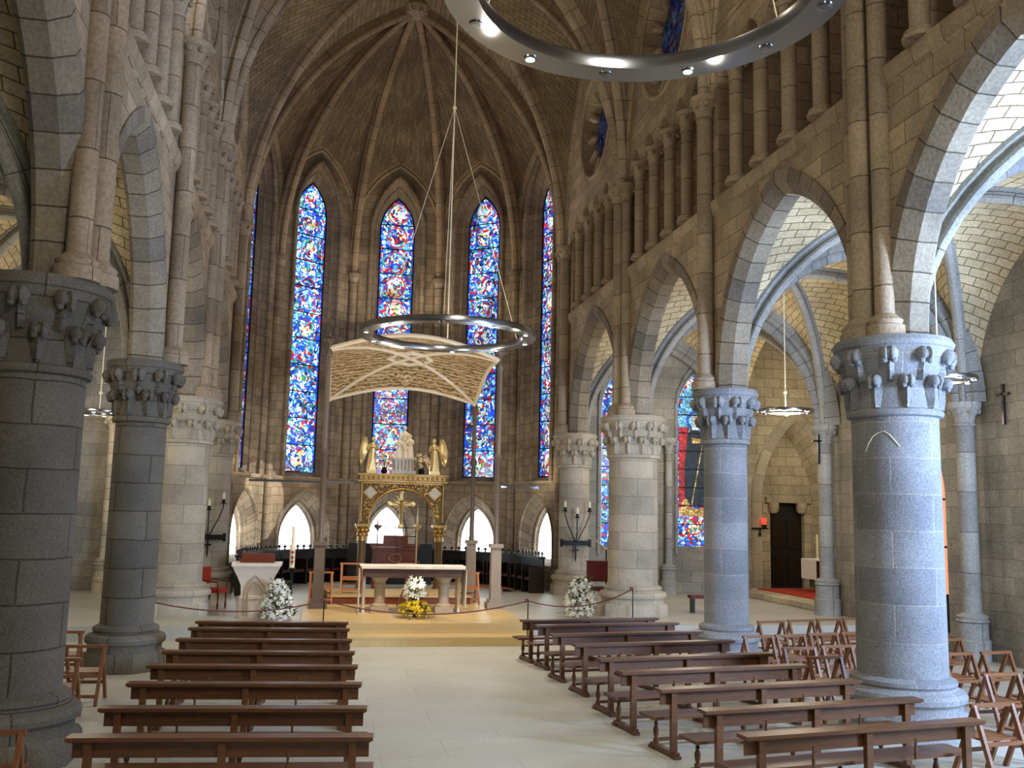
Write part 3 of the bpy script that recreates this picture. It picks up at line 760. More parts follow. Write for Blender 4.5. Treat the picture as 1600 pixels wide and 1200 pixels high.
# ------------------------------------------------------------------ aisles
XO = 11.57 - .02    # outer wall, relative
XSH = 11.2
av = MB(); rbm = MB(); trm = MB(); wl = {}
ZCR = 8.95
for s in (1, -1):
    X0, X1 = XC + s * WO, XC + s * XSH; XW = XC + s * XO
    for i in range(0, 6):
        y0, y1 = YP[i], YP[i + 1]; cx, cy = (X0 + X1) / 2, (y0 + y1) / 2; Cc = (cx, cy, ZCR)
        for (x, y) in ((X0, y0), (X0, y1), (X1, y0), (X1, y1)):
            dg = half((x, y, ZC), Cc, 14); rib(rbm, dg, scl(ROLL, .8))
            xw = x if abs(x - X0) < .01 else XW
            web(av, half((x if x == X0 else XW, y, ZC), (x if x == X0 else XW, cy, 9.05), 14), dg, 16, 6, .1)
            web(av, dg, half((x, y, ZC), (cx, y, 8.95), 14), 16, 6, .1)
        if i >= 0: trm.sweep(full((X0 - s * .1, y1, ZC), (X1, y1, ZC), 8.75), (0, 1, 0), BIG, out=(cx, y1, 2))
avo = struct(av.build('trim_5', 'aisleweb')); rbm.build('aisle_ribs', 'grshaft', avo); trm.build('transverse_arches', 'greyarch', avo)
# outer walls
def outer(s):
    mb = MB(); O = (XC + s * XO, 0, 0); ud = (0, 1, 0); nd = (s, 0, 0)
    hs = []
    if s > 0:
        hs = [hole_arch(20.95, 1.35, .35, 3.4, 5.4, dict(a=1.2))]
        wall(mb, O, ud, nd, -5.45, 24.3, 0, 9.6, hs, .5)
        wall(mb, (XC + s * XO, 0, 0), ud, nd, 24.3, 24.9, 0, 9.6, [], .5)
    else: wall(mb, O, ud, nd, -5.45, 31, 0, 9.6, [], .5)
    return struct(mb.build('wall_outer_right' if s > 0 else 'wall_outer_left', 'aislewall')), hs
orr, hs = outer(1); oll, _ = outer(-1)
g = dict(hs[0]); g.update(hs[0]['b']); pm = MB(); pane(pm, (XC + XO, 0, 0), (0, 1, 0), (1, 0, 0), g, .45); wn = struct(pm.build('window_11', 'redwin'))
b = MB()
for y in (19.9, 20.35, 20.95, 21.55, 22.0): b.tube([(XC + XO + .3, y, .35), (XC + XO + .3, y, 4.6)], .025, 6)
for z in (1.2, 2.3, 3.4, 4.3): b.box((XC + XO + .3, 20.95, z), (.03, 2.4, .05))
b.box((XC + XO + .38, 20.95, .75), (.06, 2.4, .85)); b.build('iron_grille', 'iron', wn)
# east walls of the aisles
mb = MB(); YE = 30.6
l1 = hole_arch(9.75, .82, 1.6, 6.5, 8.1, dict(a=.60, z0=1.85, zs=6.4, ap=7.75)); l2 = hole_arch(12.45, .82, 1.6, 6.5, 8.1, dict(a=.60, z0=1.85, zs=6.4, ap=7.75))
wall(mb, (0, YE, 0), (1, 0, 0), (0, 1, 0), XC + 5.9, XC + XO + .4, 0, 9.6, [l1, l2], .45)
ea = struct(mb.build('wall_east_right', 'aislewall'))
mj = MB()
for h_ in (l1, l2): mj.tube([Vector((a, YE - .03, b)) for a, b in outline(h_)], .06, 8)
mj.build('window_mouldings', 'grshaft', ea)
mb = MB(); wall(mb, (0, YE, 0), (1, 0, 0), (0, 1, 0), XC - XO - .4, XC - 5.9, 0, 9.6, [], .45); struct(mb.build('wall_east_left', 'aislewall'))
for j, h_ in enumerate((l1, l2)):
    g = dict(h_); g.update(h_['b']); c = g['c']; pm = MB(); pane(pm, (0, YE, 0), (1, 0, 0), (0, 1, 0), g, .42); wn = struct(pm.build('window_%d' % (12 + j), 'glass%d' % (5 - j)))
    Y = YE + .40
    if j == 1:
        def flat(pts, m, d, nm):
            q = MB(); q.add([(c + a, Y - d, z) for a, z in pts], [tuple(range(len(pts)))], None, False); q.build(nm, m, wn)
        flat([(-.57, 4.9), (.57, 4.9), (.57, 6.3), (.4, 6.9), (.1, 7.5), (-.1, 7.5), (-.4, 6.9), (-.57, 6.3)], 'gsky', .004, 'upper_glass')
        flat([(-.57, 3.1), (-.2, 3.1), (-.2, 5.9), (-.57, 5.9)], 'gred', .008, 'red_glass')
        flat([(.2, 3.1), (.57, 3.1), (.57, 5.9), (.2, 5.9)], 'gred', .008, 'red_glass')
        flat([(-.36, 3.2), (.42, 3.2), (.40, 4.6), (.30, 5.55), (.12, 5.9), (-.10, 5.9), (-.26, 5.6), (-.36, 4.6)], 'gdark', .016, 'robe_glass')
        flat([(.03 + .33 * math.cos(2 * PI * k / 20), 6.15 + .33 * math.sin(2 * PI * k / 20)) for k in range(20)], 'gblue', .012, 'halo_glass')
        flat([(.03 + .25 * math.cos(2 * PI * k / 20), 6.15 + .25 * math.sin(2 * PI * k / 20)) for k in range(20)], 'gsky', .014, 'halo_glass')
        flat([(.03 + .12 * math.cos(2 * PI * k / 16), 6.17 + .17 * math.sin(2 * PI * k / 16)) for k in range(16)], 'gskin', .018, 'face_glass')
        flat([(-.09, 5.82), (.15, 5.82), (.15, 6.03), (.03, 6.1), (-.09, 6.03)], 'gwhite', .02, 'beard_glass')
        flat([(-.13, 3.25), (-.09, 3.25), (.36, 5.6), (.32, 5.6)], 'ggold', .022, 'staff_glass')
        flat([(-.1, 5.35), (.3, 5.38), (.3, 5.5), (-.1, 5.55)], 'ggold', .02, 'hand_glass')
        flat([(-.57, 2.86), (.57, 2.86), (.57, 3.14), (-.57, 3.14)], 'ggold', .02, 'canopy_glass')
        flat([(-.5, 3.14), (-.15, 3.14), (-.2, 3.32), (-.33, 3.48), (-.46, 3.32)], 'ggold', .024, 'mitre_glass')
        flat([(-.57, 1.88), (.57, 1.88), (.57, 2.06), (-.57, 2.06)], 'gblue', .01, 'border_glass')
        for q in range(4): flat([(-.42 + q * .28, 1.90), (-.34 + q * .28, 1.97), (-.42 + q * .28, 2.04), (-.5 + q * .28, 1.97)], 'gred' if q % 2 else 'gwhite', .014, 'border_glass')
    bars = MB(); z = 2.6
    while z < 7.2: bars.box((c, Y - .05, z), (1.2, .03, .035)); z += .62
    for zz in range(0): pass
    bars.build('glazing_bars', 'iron', wn)
# aisle wall shafts
def wshaft(x, y, label, r=.17, z0=0, mat='grshaft', n=14):
    t = thing('wall_shaft', label, 'column', (x, y, z0)); H = ZC - z0
    q = MB(); q.lathe([(r + .16, 0), (r + .16, .42), (r + .12, .46), (r + .12, .78), (r + .15, .82), (r + .12, .86), (r + .14, .92), (r + .05, .97), (r, 1.0)], n=n); q.build('base', mat, t)
    q = MB(); q.lathe([(r, 1.0), (r, H - .5)], n=n); q.build('shaft', mat, t)
    q = MB(); q.lathe([(r + .03, H - .5), (r + .03, H - .46), (r, H - .44), (r + .03, H - .3), (r + .14, H - .14), (r + .16, H - .12), (r + .17, H), (.01, H)], n=n)
    for k in range(7):
        a = 2 * PI * k / 7; q.ball((math.cos(a) * (r + .1), math.sin(a) * (r + .1), H - .2), .06, 6)
    q.build('capital', mat, t); return t
for y, l, z in ((18.35, 'grey stone wall shaft just right of the thick foreground pier', 0), (24.3, 'pale stone shaft at the corner of the side chapel', .3), (12.4, 'grey stone wall shaft on the near right aisle wall, outside the photo', 0), (6.45, 'grey stone wall shaft nearest the viewer in the right aisle, outside the photo', 0)):
    wshaft(13.58, y, l, .19, z)
wshaft(11.3, 30.38, 'slim grey shaft between the two stained windows behind the pale right pier', .12, .3)
wshaft(13.62, 30.35, 'pale wall shaft at the corner beside the bishop window', .14, .3)
for y, l, z in ((18.35, 'stone wall shaft in the left aisle opposite the slender dark pier', 0), (24.3, 'stone wall shaft in the left aisle opposite the pale pier', .3), (12.4, 'stone wall shaft in the left aisle behind the near dark pier', 0)):
    wshaft(XC - XSH, y, l, .19, z)
wshaft(-6.15, 30.1, 'warmly lit slim shaft seen between the two dark left piers', .2, .3, 'chapelwall')
# chapel on the right
mb = MB(); YC = 31.2
ch = hole_arch(16.35, 1.35, .28, 3.4, 6.3, dict(a=1.05, zs=3.3, ap=5.9))
wall(mb, (0, YC, 0), (1, 0, 0), (0, 1, 0), 13.9, 18.6, 0, 10.0, [ch], .9)
wall(mb, (18.6, 0, 0), (0, 1, 0), (1, 0, 0), 24.0, 31.3, 0, 10, [], .3)
wall(mb, (0, 24.6, 0), (1, 0, 0), (0, -1, 0), 14.3, 18.7, 0, 10, [], .3)
# masonry behind the recess, with the door opening
wall(mb, (0, YC + .9, 0), (1, 0, 0), (0, 1, 0), 14.8, 17.9, 0, 6.6, [hole_arch(16.42, .66, .28, 3.2, 3.45)], .25)
cw = struct(mb.build('wall_chapel', 'chapelwall'))
vb = MB(); vb.sweep([Vector((a, YC, b)) for a, b in outline(ch)], (0, 1, 0), [(-.03, 0), (-.03, .38), (.05, .38), (.05, 0)], out=(16.35, YC, 2)); vb.build('recess_voussoirs', 'cream', cw)
mb = MB(); mb.box((16.3, 28, 9.3), (4.8, 7, .2)); struct(mb.build('trim_6', 'aisleweb'))
cb = MB()
for sx in (-1, 1): cb.lathe([(.001, -.2), (.12, -.17), (.19, -.08), (.2, 0), (.2, .22)], (16.42 + sx * .55, YC + .86, 3.22), 12)
cb.box((16.42, YC + .86, 3.52), (1.7, .22, .2)); cb.build('door_corbels', 'chapelwall', cw)
db = MB(); db.box((16.42, YC + 1.12, 1.8), (1.3, .06, 3.3)); dd = struct(db.build('door_1', 'black'))
for sx in (-1, 1):
    for z in (.95, 2.2):
        q = MB(); q.box((16.42 + sx * .3, YC + 1.07, z + .1), (.46, .04, 1.0)); q.build('door_panel', 'darkwood', dd)
mb = MB(); mb.box((16.05, 27.9, .38), (4.7, 6.3, .2)); struct(mb.build('trim_7', 'chapelwall'))
mb = MB(); mb.box((16.35, 27.9, .492), (3.6, 5.6, .025)); tag(mb.build('red_carpet', 'carpet'), 'red carpet on the stone step of the side chapel', 'carpet')

# ------------------------------------------------------------------ pews
def pew(label, L=2.95):
    t = thing('wooden_pew', label, 'pew')
    q = MB(); q.box((L / 2, .02, .795), (L, .19, .035)); q.box((L / 2, .02, .772), (L - .04, .15, .015)); q.build('top_rail', 'pew', t)
    q = MB(); q.box((L / 2, .045, .69), (L - .08, .025, .15)); q.build('back_panel', 'pew', t)
    for x in (.2, L / 2, L - .2):
        q = MB(); q.box((x, 0, .40), (.075, .06, .80)); q.build('post', 'pew', t)
    q = MB(); q.box((L / 2, .32, .435), (L, .38, .035)); q.build('seat', 'pew', t)
    for x in (.2, L / 2, L - .2):
        q = MB(); q.lathe([(.035, .06), (.035, .12), (.02, .14), (.034, .19), (.036, .24), (.02, .29), (.026, .31), (.018, .33), (.032, .37), (.035, .42)], (x, .44, 0), 10); q.build('turned_leg', 'pew', t)
        q = MB(); q.box((x, .22, .045), (.07, .62, .06)); q.box((x, -.05, .02), (.09, .12, .04)); q.box((x, .50, .02), (.09, .12, .04)); q.build('floor_runner', 'pew', t)
    for x in (.2 + (L / 2 - .2) / 2, L / 2 + (L / 2 - .2) / 2):
        q = MB(); q.lathe([(.014, .45), (.02, .50), (.012, .58), (.02, .66)], (x, .04, 0), 8); q.build('spindle', 'pew', t)
    q = MB(); q.box((L / 2, .50, .10), (L - .4, .03, .04)); q.build('stretcher', 'pew', t)
    return t
ordn = ['nearest', 'second nearest', 'third nearest', 'fourth nearest', 'fifth nearest', 'sixth nearest', 'seventh nearest', 'second from the front', 'frontmost']
YR = [8.92, 10.10, 11.34, 12.60, 13.72, 15.2, 16.45, 17.75, 18.55]
p0 = None
for i, y in enumerate(YR):
    lab = 'long brown wooden pew in the right block, %s of nine' % ordn[i]
    x = (4.07, 4.14, 4.09, 4.0, 4.03, 4.05, 3.99, 4.02, 3.89)[i]
    if p0 is None:
        p0 = pew(lab); p0.location = (x, y, 0); p0.rotation_euler = (0, 0, math.radians(9)); p0['group'] = 'pews of the right block'
    else: dup(p0, (x, y, 0), math.radians(9 - .1 * i), lab, 'pews of the right block')
ordl = ['nearest', 'second nearest', 'third nearest', 'fourth nearest', 'fifth nearest', 'third from the front', 'second from the front', 'frontmost']
YL = [9.5, 10.78, 12.2, 13.5, 14.75, 16.05, 17.45, 18.4]
for i, y in enumerate(YL):
    lab = 'long dark wooden pew in the left block, %s of eight' % ordl[i]
    q = dup(p0, (-2.15, y, 0), math.radians(-5), lab, 'pews of the left block'); q.scale = (2.72 / 2.95, 1, 1)

# ------------------------------------------------------------------ folding chairs
def bar(q, a, b, w, d):
    a, b = Vector(a), Vector(b); t_ = (b - a).normalized(); X = Vector((1, 0, 0)); Y_ = t_.cross(X).normalized(); vs = []
    for p in (a, b):
        for i, j in ((-1, -1), (1, -1), (1, 1), (-1, 1)): vs.append(p + X * i * w / 2 + Y_ * j * d / 2)
    q.add(vs, [(3, 2, 1, 0), (4, 5, 6, 7), (0, 1, 5, 4), (1, 2, 6, 5), (2, 3, 7, 6), (3, 0, 4, 7)], None, False)
def chair(label, mat='chairwood', name='folding_chair'):
    t = thing(name, label, 'chair')
    for x in (-.28, .28):
        q = MB(); bar(q, (x, -.02, .80), (x, -.30, .0), .042, .055); q.build('rear_leg', mat, t)
        q = MB(); bar(q, (x * .9, -.01, .78), (x * .9, .33, .0), .042, .055); q.build('front_leg', mat, t)
    q = MB(); q.box((0, -.02, .80), (.64, .045, .045)); q.build('top_rail', mat, t)
    q = MB()
    for k in range(5): q.box((0, -.08 + k * .09, .435), (.50, .088, .024))
    q.build('seat', mat, t)
    for y, z, w in ((-.17, .40, .54), (.23, .25, .48), (-.26, .13, .54)):
        q = MB(); q.box((0, y, z), (w, .028, .045)); q.build('crossbar', mat, t)
    return t
CH = [(9.0, 18.38, 'in the back right row, leftmost'), (9.77, 18.6, 'in the back right row, second from left'), (10.5, 18.78, 'in the back right row, third from left'), (11.2, 18.95, 'in the back right row, half behind the thick pier'),
      (7.66, 16.15, 'in the second back row, leftmost'), (8.34, 16.28, 'in the second back row, second from left'), (9.09, 16.48, 'in the second back row, third from left'), (9.82, 16.62, 'in the second back row, at the thick pier'),
      (7.68, 14.7, 'in the third back row, leftmost'), (8.47, 14.92, 'in the third back row, beside the thick pier'), (7.6, 13.75, 'close behind the thick right pier at a pew end'),
      (11.05, 15.65, 'right of the thick pier, farthest of that group'), (10.05, 14.0, 'right of the thick pier, middle row, touching it'), (10.83, 14.12, 'right of the thick pier, middle row, wall side'),
      (9.38, 12.14, 'right of the thick pier, second row from viewer'), (10.12, 12.25, 'at the right edge of the photo, second row from the viewer'), (7.72, 10.17, 'right of the thick pier, nearest row, left one'), (8.5, 10.3, 'at the right edge of the photo, nearest row')]
c0 = None
for x, y, l in CH:
    lab = 'brown wooden folding chair ' + l; rz = math.radians(8 + random.uniform(-2, 2))
    if c0 is None: c0 = chair(lab); c0.location = (x, y, 0); c0.rotation_euler = (0, 0, rz); c0['group'] = 'folding chairs in the right aisle'
    else: dup(c0, (x, y, 0), rz, lab, 'folding chairs in the right aisle')
for x, y, l in ((-3.33, 15.34, 'left of the pews, farther one beside the slender dark pier'), (-4.03, 17.0, 'left of the pews, farthest, mostly behind the near pier'), (-3.4, 14.08, 'left of the pews, close behind the near pier'), (-2.88, 9.78, 'in the lower left corner at the foot of the near pier')):
    dup(c0, (x, y, 0), math.radians(-3), 'brown wooden folding chair ' + l, 'folding chairs on the left')
# chairs round the altar: open frame, orange wood
k0 = chair('orange wooden open-frame chair behind the left canopy post', 'orangewood', 'sanctuary_chair'); k0.location = (.05, 25.9, .41); k0['group'] = 'chairs around the altar'
dup(k0, (.85, 26.3, .62), 0, 'orange wooden open-frame chair at the left end of the altar', 'chairs around the altar')
dup(k0, (3.95, 26.1, .41), 0, 'orange wooden open-frame chair at the right end of the altar', 'chairs around the altar')

# ------------------------------------------------------------------ altar
t = thing('altar_table', 'pale marble altar table on two columns with a dark stone edge', 'altar', (2.23, 23.85, .41))
q = MB(); q.box((0, 0, 1.09), (2.5, 1.0, .06)); q.build('tabletop', 'marble', t)
q = MB(); q.box((0, 0, .97), (2.36, .9, .2)); q.box((0, 0, 1.05), (2.44, .96, .03)); q.build('table_edge', 'altarslab', t)
for x in (-.78, .78):
    q = MB(); q.box((x, -.1, .07), (.44, .44, .14)); q.lathe([(.20, .14), (.20, .18), (.14, .22), (.135, .22), (.13, .64), (.155, .65), (.155, .68), (.135, .69), (.15, .74), (.22, .84)], (x, -.1, 0), 16); q.box((x, -.1, .86), (.5, .5, .04)); q.build('column_leg', 'leg', t)
for x, sg in ((-1.16, 1), (1.16, -1)):
    q = MB(); q.box((x, .15, .44), (.07, .5, .88)); q.build('end_slab', 'marble', t)
q = MB(); q.box((-1.285, -.05, .52), (.012, .8, 1.02)); q.box((1.285, -.05, .6), (.012, .8, .9)); q.box((0, -.05, 1.125), (2.56, .8, .01))
tag(q.build('altar_cloth', 'cloth'), 'white cloth over the altar table hanging down both ends', 'cloth'); bpy.data.objects['altar_cloth'].location = (2.23, 23.85, .41)

# ------------------------------------------------------------------ canopy over the altar
t = thing('canopy', 'large vaulted baldachin canopy of pale gilt relief over the altar on four posts', 'canopy', (0, 0, 0))
FL, FR, BL, BR = Vector((-.02, 24.75, 6.95)), Vector((4.47, 24.75, 6.86)), Vector((.02, 27.5, 5.93)), Vector((4.24, 27.5, 5.98))
def cs(u, v, off=0):
    p = FL.lerp(FR, u).lerp(BL.lerp(BR, u), v); au = math.sin(PI * u); avv = math.sin(PI * v)
    h = .50 * au * (1 - v) + .40 * au * v + .42 * avv * (1 - .0 * au) * .8
    x = p.x; y = p.y + .0
    return Vector((x, y, p.z + h + off - .16 * au * avv))
q = MB(); n = 22
q.grid([[cs(i / n, j / n) for i in range(n + 1)] for j in range(n + 1)], lambda j, i: (i / n * 4.4, j / n * 3))
q.grid([[cs(i / n, j / n, .07) for i in range(n + 1)] for j in range(n + 1)], lambda j, i: (i / n * 4.4, j / n * 3))
q.build('canopy_vault', 'canopy', t)
q = MB(); lines = [[cs(i / 24, i / 24, -.02) for i in range(25)], [cs(i / 24, 1 - i / 24, -.02) for i in range(25)]] + [[cs(i / 24, e, .02) for i in range(25)] for e in (0, 1)] + [[cs(e, i / 24, .02) for i in range(25)] for e in (0, 1)]
for L_ in lines[:2]: q.tube(L_, .055, 6)
for L_ in lines[2:]: q.tube(L_, .06, 6)
q.build('canopy_rib', 'whitestatue', t)
q = MB(); c = cs(.5, .5, -.06); ring = []
for k in range(33):
    a = 2 * PI * k / 32; rr = 1 + .12 * math.cos(8 * a); ring.append(cs(.5 + .125 * rr * math.cos(a), .5 + .10 * rr * math.sin(a), -.03))
q.tube(ring, .055, 6); q.build('oval_frame', 'whitestatue', t)
q = MB(); q.ball(cs(.5, .80, -.02), (.26, .16, .22), 12)
for k in range(9):
    a = PI * k / 8; q.ball(cs(.5 + .06 * math.cos(a), .80, -.05) + Vector((0, -.05, .14 * math.sin(a))), .07, 6)
q.build('carved_head', 'canopy', t)
for i_, (x, y, zt) in enumerate(((-.02, 24.75, 7.05), (4.47, 24.75, 6.95), (.0, 27.6, 6.0), (4.26, 27.6, 6.05))):
    P = MB(); P.box((x, y, .49), (.46, .46, .16)); P.box((x, y, .6), (.36, .36, .08)); P.box((x, y, 1.28), (.27, .27, 1.36), taper=.92); P.box((x, y, 2.0), (.34, .34, .1)); P.build('post_plinth', 'canopypole' if i_ % 2 == 0 else 'postlit', t)
    P = MB(); P.lathe([(.085, 2.05), (.07, 2.2), (.065, 4.2), (.10, 4.25), (.11, 4.32), (.065, 4.38), (.06, zt - .35), (.09, zt - .3), (.09, zt - .2), (.06, zt - .1), (.06, zt)], (x, y, 0), 12); P.build('post', 'canopypole', t)
    if i_ < 2:
        P = MB(); P.lathe([(.05, zt), (.13, zt + .08), (.14, zt + .16), (.06, zt + .22), (.07, zt + .3), (.03, zt + .4), (.005, zt + .65)], (x, y, 0), 10)
        for k in range(5):
            a = 2 * PI * k / 5; P.ball((x + .14 * math.cos(a), y + .14 * math.sin(a), zt + .14), .05, 6)
        P.build('finial', 'canopypole', t)

# ------------------------------------------------------------------ gilded arch (ciborium)
YG = 29.6
t = thing('gilded_arch', 'gilded retable arch on two columns carrying the white statue group', 'altar screen', (XC, YG, .3))
def T(v): return v
q = MB()
hs = [hole_arch(0, 1.02, 2.1, 2.2, 3.2)]
wall(q, (0, -.16, 0), (1, 0, 0), (0, 1, 0), -1.27, 1.27, 2.12, 3.4, hs, .32, True)
q.box((-1.27, 0, 2.76), (.03, .34, 1.28)); q.box((1.27, 0, 2.76), (.03, .34, 1.28)); q.build('arch_panel', 'golddark', t)
q = MB(); q.tube([Vector((a, -.18, b)) for a, b in outline(hs[0])], .035, 8); q.box((0, 0, 3.43), (2.7, .46, .05)); q.box((0, 0, 3.54), (2.6, .40, .13)); q.box((0, 0, 3.63), (2.76, .5, .05))
q.box((-1.24, -.19, 2.8), (.04, .04, 1.2)); q.box((1.24, -.19, 2.8), (.04, .04, 1.2)); q.box((0, -.19, 3.37), (2.5, .04, .04)); q.build('arch_moulding', 'gold', t)
q = MB()
for k in range(420):
    x = -1.14 + 2.28 * random.random(); z = 2.25 + 1.1 * random.random()
    b_, tp = topbot(hs[0], x) if abs(x) < 1.02 else (0, 0)
    if z > tp + .05 and not (abs(abs(x) - .98) + abs(z - 3.08) < .26): q.ball((x, -.17, z), (.038, .03, .038), 6)
for k in range(17): q.ball((-1.2 + k * .15, -.21, 3.54), (.045, .02, .045), 6)
q.build('relief_foliage', 'gold', t)
for sx in (-1, 1):
    q = MB(); q.box((sx * .98, -.175, 3.08), (.23, .03, .23), ry=PI / 4); q.build('medallion', 'silver', t)
    q = MB()
    for (ax, az) in ((0, .18), (0, -.18), (.18, 0), (-.18, 0)): q.box((sx * .98 + ax * .5, -.185, 3.08 + az * .5), (.29, .03, .03), ry=PI / 4 if ax * az == 0 and (ax + az) > 0 else -PI / 4) if False else None
    q.box((sx * .98, -.172, 3.08), (.31, .02, .31), ry=PI / 4); q.build('medallion_frame', 'gold', t)
    q = MB()
    q.lathe([(.22, 0), (.22, .1), (.17, .14), (.19, .2), (.14, .26), (.13, .3), (.12, 1.62)], (sx * 1.17, 0, 0), 12)
    q.build('column', 'golddark', t)
    q = MB(); q.lathe([(.14, 1.62), (.14, 1.7), (.13, 1.74), (.17, 1.95), (.2, 2.05)], (sx * 1.17, 0, 0), 12); q.box((sx * 1.17, 0, 2.09), (.44, .44, .07))
    for k in range(8):
        a = 2 * PI * k / 8; q.ball((sx * 1.17 + .18 * math.cos(a), .18 * math.sin(a), 1.93), .06, 6); q.ball((sx * 1.17 + .16 * math.cos(a + .4), .16 * math.sin(a + .4), 1.8), .045, 6)
    q.build('column_capital', 'gold', t)
ZT = 3.965
def figure(mb, x, y, z, h, lean=0, arms='pray', face=-1, w=1.0):
    """robed standing figure, one continuous surface plus head, facing -Y"""
    r = h * .16 * w
    pr = [(1.05, 0), (1.0, .06), (.82, .28), (.70, .48), (.62, .58), (.70, .70), (.72, .77), (.50, .83), (.24, .855), (.22, .87)]
    n = 16; vs = []; fs = []
    for i, (a, b) in enumerate(pr):
        for k in range(n):
            an = 2 * PI * k / n; fold = 1 + .10 * math.sin(an * 6) * max(0, 1 - b * 1.5)
            vs.append((x + r * a * fold * math.cos(an) + lean * b * h * .1, y + r * a * .72 * fold * math.sin(an), z + b * h))
    for i in range(len(pr) - 1):
        for k in range(n): fs.append((i * n + k, i * n + (k + 1) % n, (i + 1) * n + (k + 1) % n, (i + 1) * n + k))
    mb.add(vs, fs)
    hx = x + lean * h * .1
    mb.ball((hx, y, z + h * .935), (h * .056, h * .062, h * .075), 10)
    mb.ball((hx, y - h * .06, z + h * .93), (h * .012, h * .018, h * .018), 6)
    mb.ball((hx, y + h * .015, z + h * .955), (h * .066, h * .066, h * .07), 10)
    for sg in (-1, 1):
        sh = Vector((hx + sg * r * .66, y, z + h * .78))
        if arms == 'pray': el = Vector((hx + sg * r * .9, y - r * .35, z + h * .62)); ha = Vector((hx + sg * r * .12, y - r * 1.05, z + h * .70))
        else: el = Vector((hx + sg * r * .95, y - r * .2, z + h * .6)); ha = Vector((hx + sg * r * .5, y - r * .9, z + h * .58))
        mb.tube([sh, el, ha], [h * .045, h * .042, h * .02], 8); mb.ball(ha, h * .025, 6)
# statue group
t = thing('statue_group', 'white sculpted group of saints on a silver plinth at the centre of the gilded arch', 'statue', (XC, YG, ZT))
q = MB(); q.box((0, 0, .05), (.74, .4, .1)); q.box((0, 0, .27), (.62, .34, .34)); q.box((0, 0, .46), (.78, .42, .06))
for k in range(6): q.tube([(-.27 + k * .108, -.18, .12), (-.27 + k * .108, -.18, .42)], .022, 6)
q.build('plinth', 'silver', t)
q = MB(); figure(q, .02, .02, .49, .98); figure(q, -.17, -.07, .49, .66, .3); figure(q, .2, -.07, .49, .72, -.3); figure(q, .04, -.14, .49, .45); q.build('figures', 'whitestatue', t)
for sx, l in ((-1, 'gilded angel with tall wings at the left end of the gilded arch'), (1, 'gilded angel with tall wings at the right end of the gilded arch')):
    t = thing('angel_statue', l, 'statue', (XC + sx * .97, YG, ZT), 0)
    q = MB(); q.box((0, 0, .05), (.3, .3, .1)); figure(q, 0, 0, .1, 1.0, -sx * .3); q.build('body', 'brightgold', t)
    for w_ in (-1, 1):
        q = MB(); bx = sx * .12
        rows = []
        for i in range(9):
            f_ = i / 8; zz = 1.10 - f_ * .85; wd = .17 * math.sin(PI * min(1, f_ * .9 + .12)) + .02
            cx = bx + sx * (.10 + .10 * f_) ; cy = .10 + w_ * (.05 + .06 * f_)
            rows.append([Vector((cx - wd * .6, cy, zz)), Vector((cx, cy + .03 * w_, zz + .02)), Vector((cx + wd * .7, cy + .01, zz))])
        q.grid(rows); q.grid([[p + Vector((0, .02, 0)) for p in r] for r in rows]); q.build('wing', 'brightgold', t)
# bouquets
def bouquet(name, label, loc, rx, rz_, petals, nb, vase=True, cat='flowers', leafn=60, br=.05, base=0.0, cone=.0):
    t = thing(name, label, cat, loc)
    lf = MB(); rn = random.Random(hash(label) % 1000 if False else len(label))
    for k in range(leafn):
        a = rn.uniform(0, 2 * PI); f_ = rn.random() ** .5; hh = rn.random(); R_ = rx * f_ * (1 - cone * hh)
        p = Vector((R_ * math.cos(a), R_ * math.sin(a) * .8, base + rz_ * 2 * hh)); d = Vector((math.cos(a), math.sin(a), rn.uniform(-.2, .9))).normalized() * rn.uniform(.08, .18) * (rx * 2.4)
        sd = Vector((-math.sin(a), math.cos(a), .2)) * .022 * (rx * 3)
        lf.add([p, p + d * .5 + sd, p + d, p + d * .5 - sd], [(0, 1, 2, 3)], None, False)
    for k in range(10):
        a = rn.uniform(0, 2 * PI); lf.tube([(0, 0, .02), (rx * .5 * math.cos(a), rx * .5 * math.sin(a), base + rz_)], .008, 4)
    lf.build('foliage', 'leaf', t)
    for mi, (pm, frac) in enumerate(petals):
        bl = MB()
        for k in range(int(nb * frac)):
            a = rn.uniform(0, 2 * PI); hh = rn.random(); R_ = rx * (1 - cone * hh) * (.75 + .3 * rn.random()) * (math.sin(PI * (.12 + .8 * hh)) ** .5)
            c_ = Vector((R_ * math.cos(a), R_ * math.sin(a) * .8, base + rz_ * 2 * hh)); nrm = Vector((math.cos(a), math.sin(a) - .4, .4)).normalized()
            M = nrm.to_track_quat('Z', 'Y').to_matrix(); s_ = br * rn.uniform(.7, 1.3)
            for j in range(5):
                an = 2 * PI * j / 5; v1 = M @ Vector((math.cos(an) * s_, math.sin(an) * s_, s_ * .45)); v2 = M @ Vector((math.cos(an + .5) * s_ * .55, math.sin(an + .5) * s_ * .55, s_ * .1)); v3 = M @ Vector((math.cos(an - .5) * s_ * .55, math.sin(an - .5) * s_ * .55, s_ * .1))
                bl.add([c_, c_ + v3, c_ + v1, c_ + v2], [(0, 1, 2, 3)], None, False)
            bl.ball(c_ + nrm * s_ * .15, s_ * .28, 5)
        o = bl.build('blossoms', pm, t)
    if vase:
        q = MB(); h_ = max(.2, base); q.lathe([(.05, 0), (.09, .03), (.1, h_ * .5), (.06, h_ * .85), (.08, h_)], n=12); q.build('vase', 'iron', t)
    return t
bouquet('white_bouquet', 'white flower arrangement at the foot of the stone ambo on the left', (-.92, 22.95, .3), .46, .42, [('petalwhite', 1)], 170, False, leafn=220, br=.07, base=.05, cone=.55)
bouquet('white_bouquet', 'white flower arrangement beside the pale pier on the right', (6.45, 23.7, .3), .46, .46, [('petalwhite', 1)], 170, False, leafn=220, br=.07, base=.05, cone=.5)
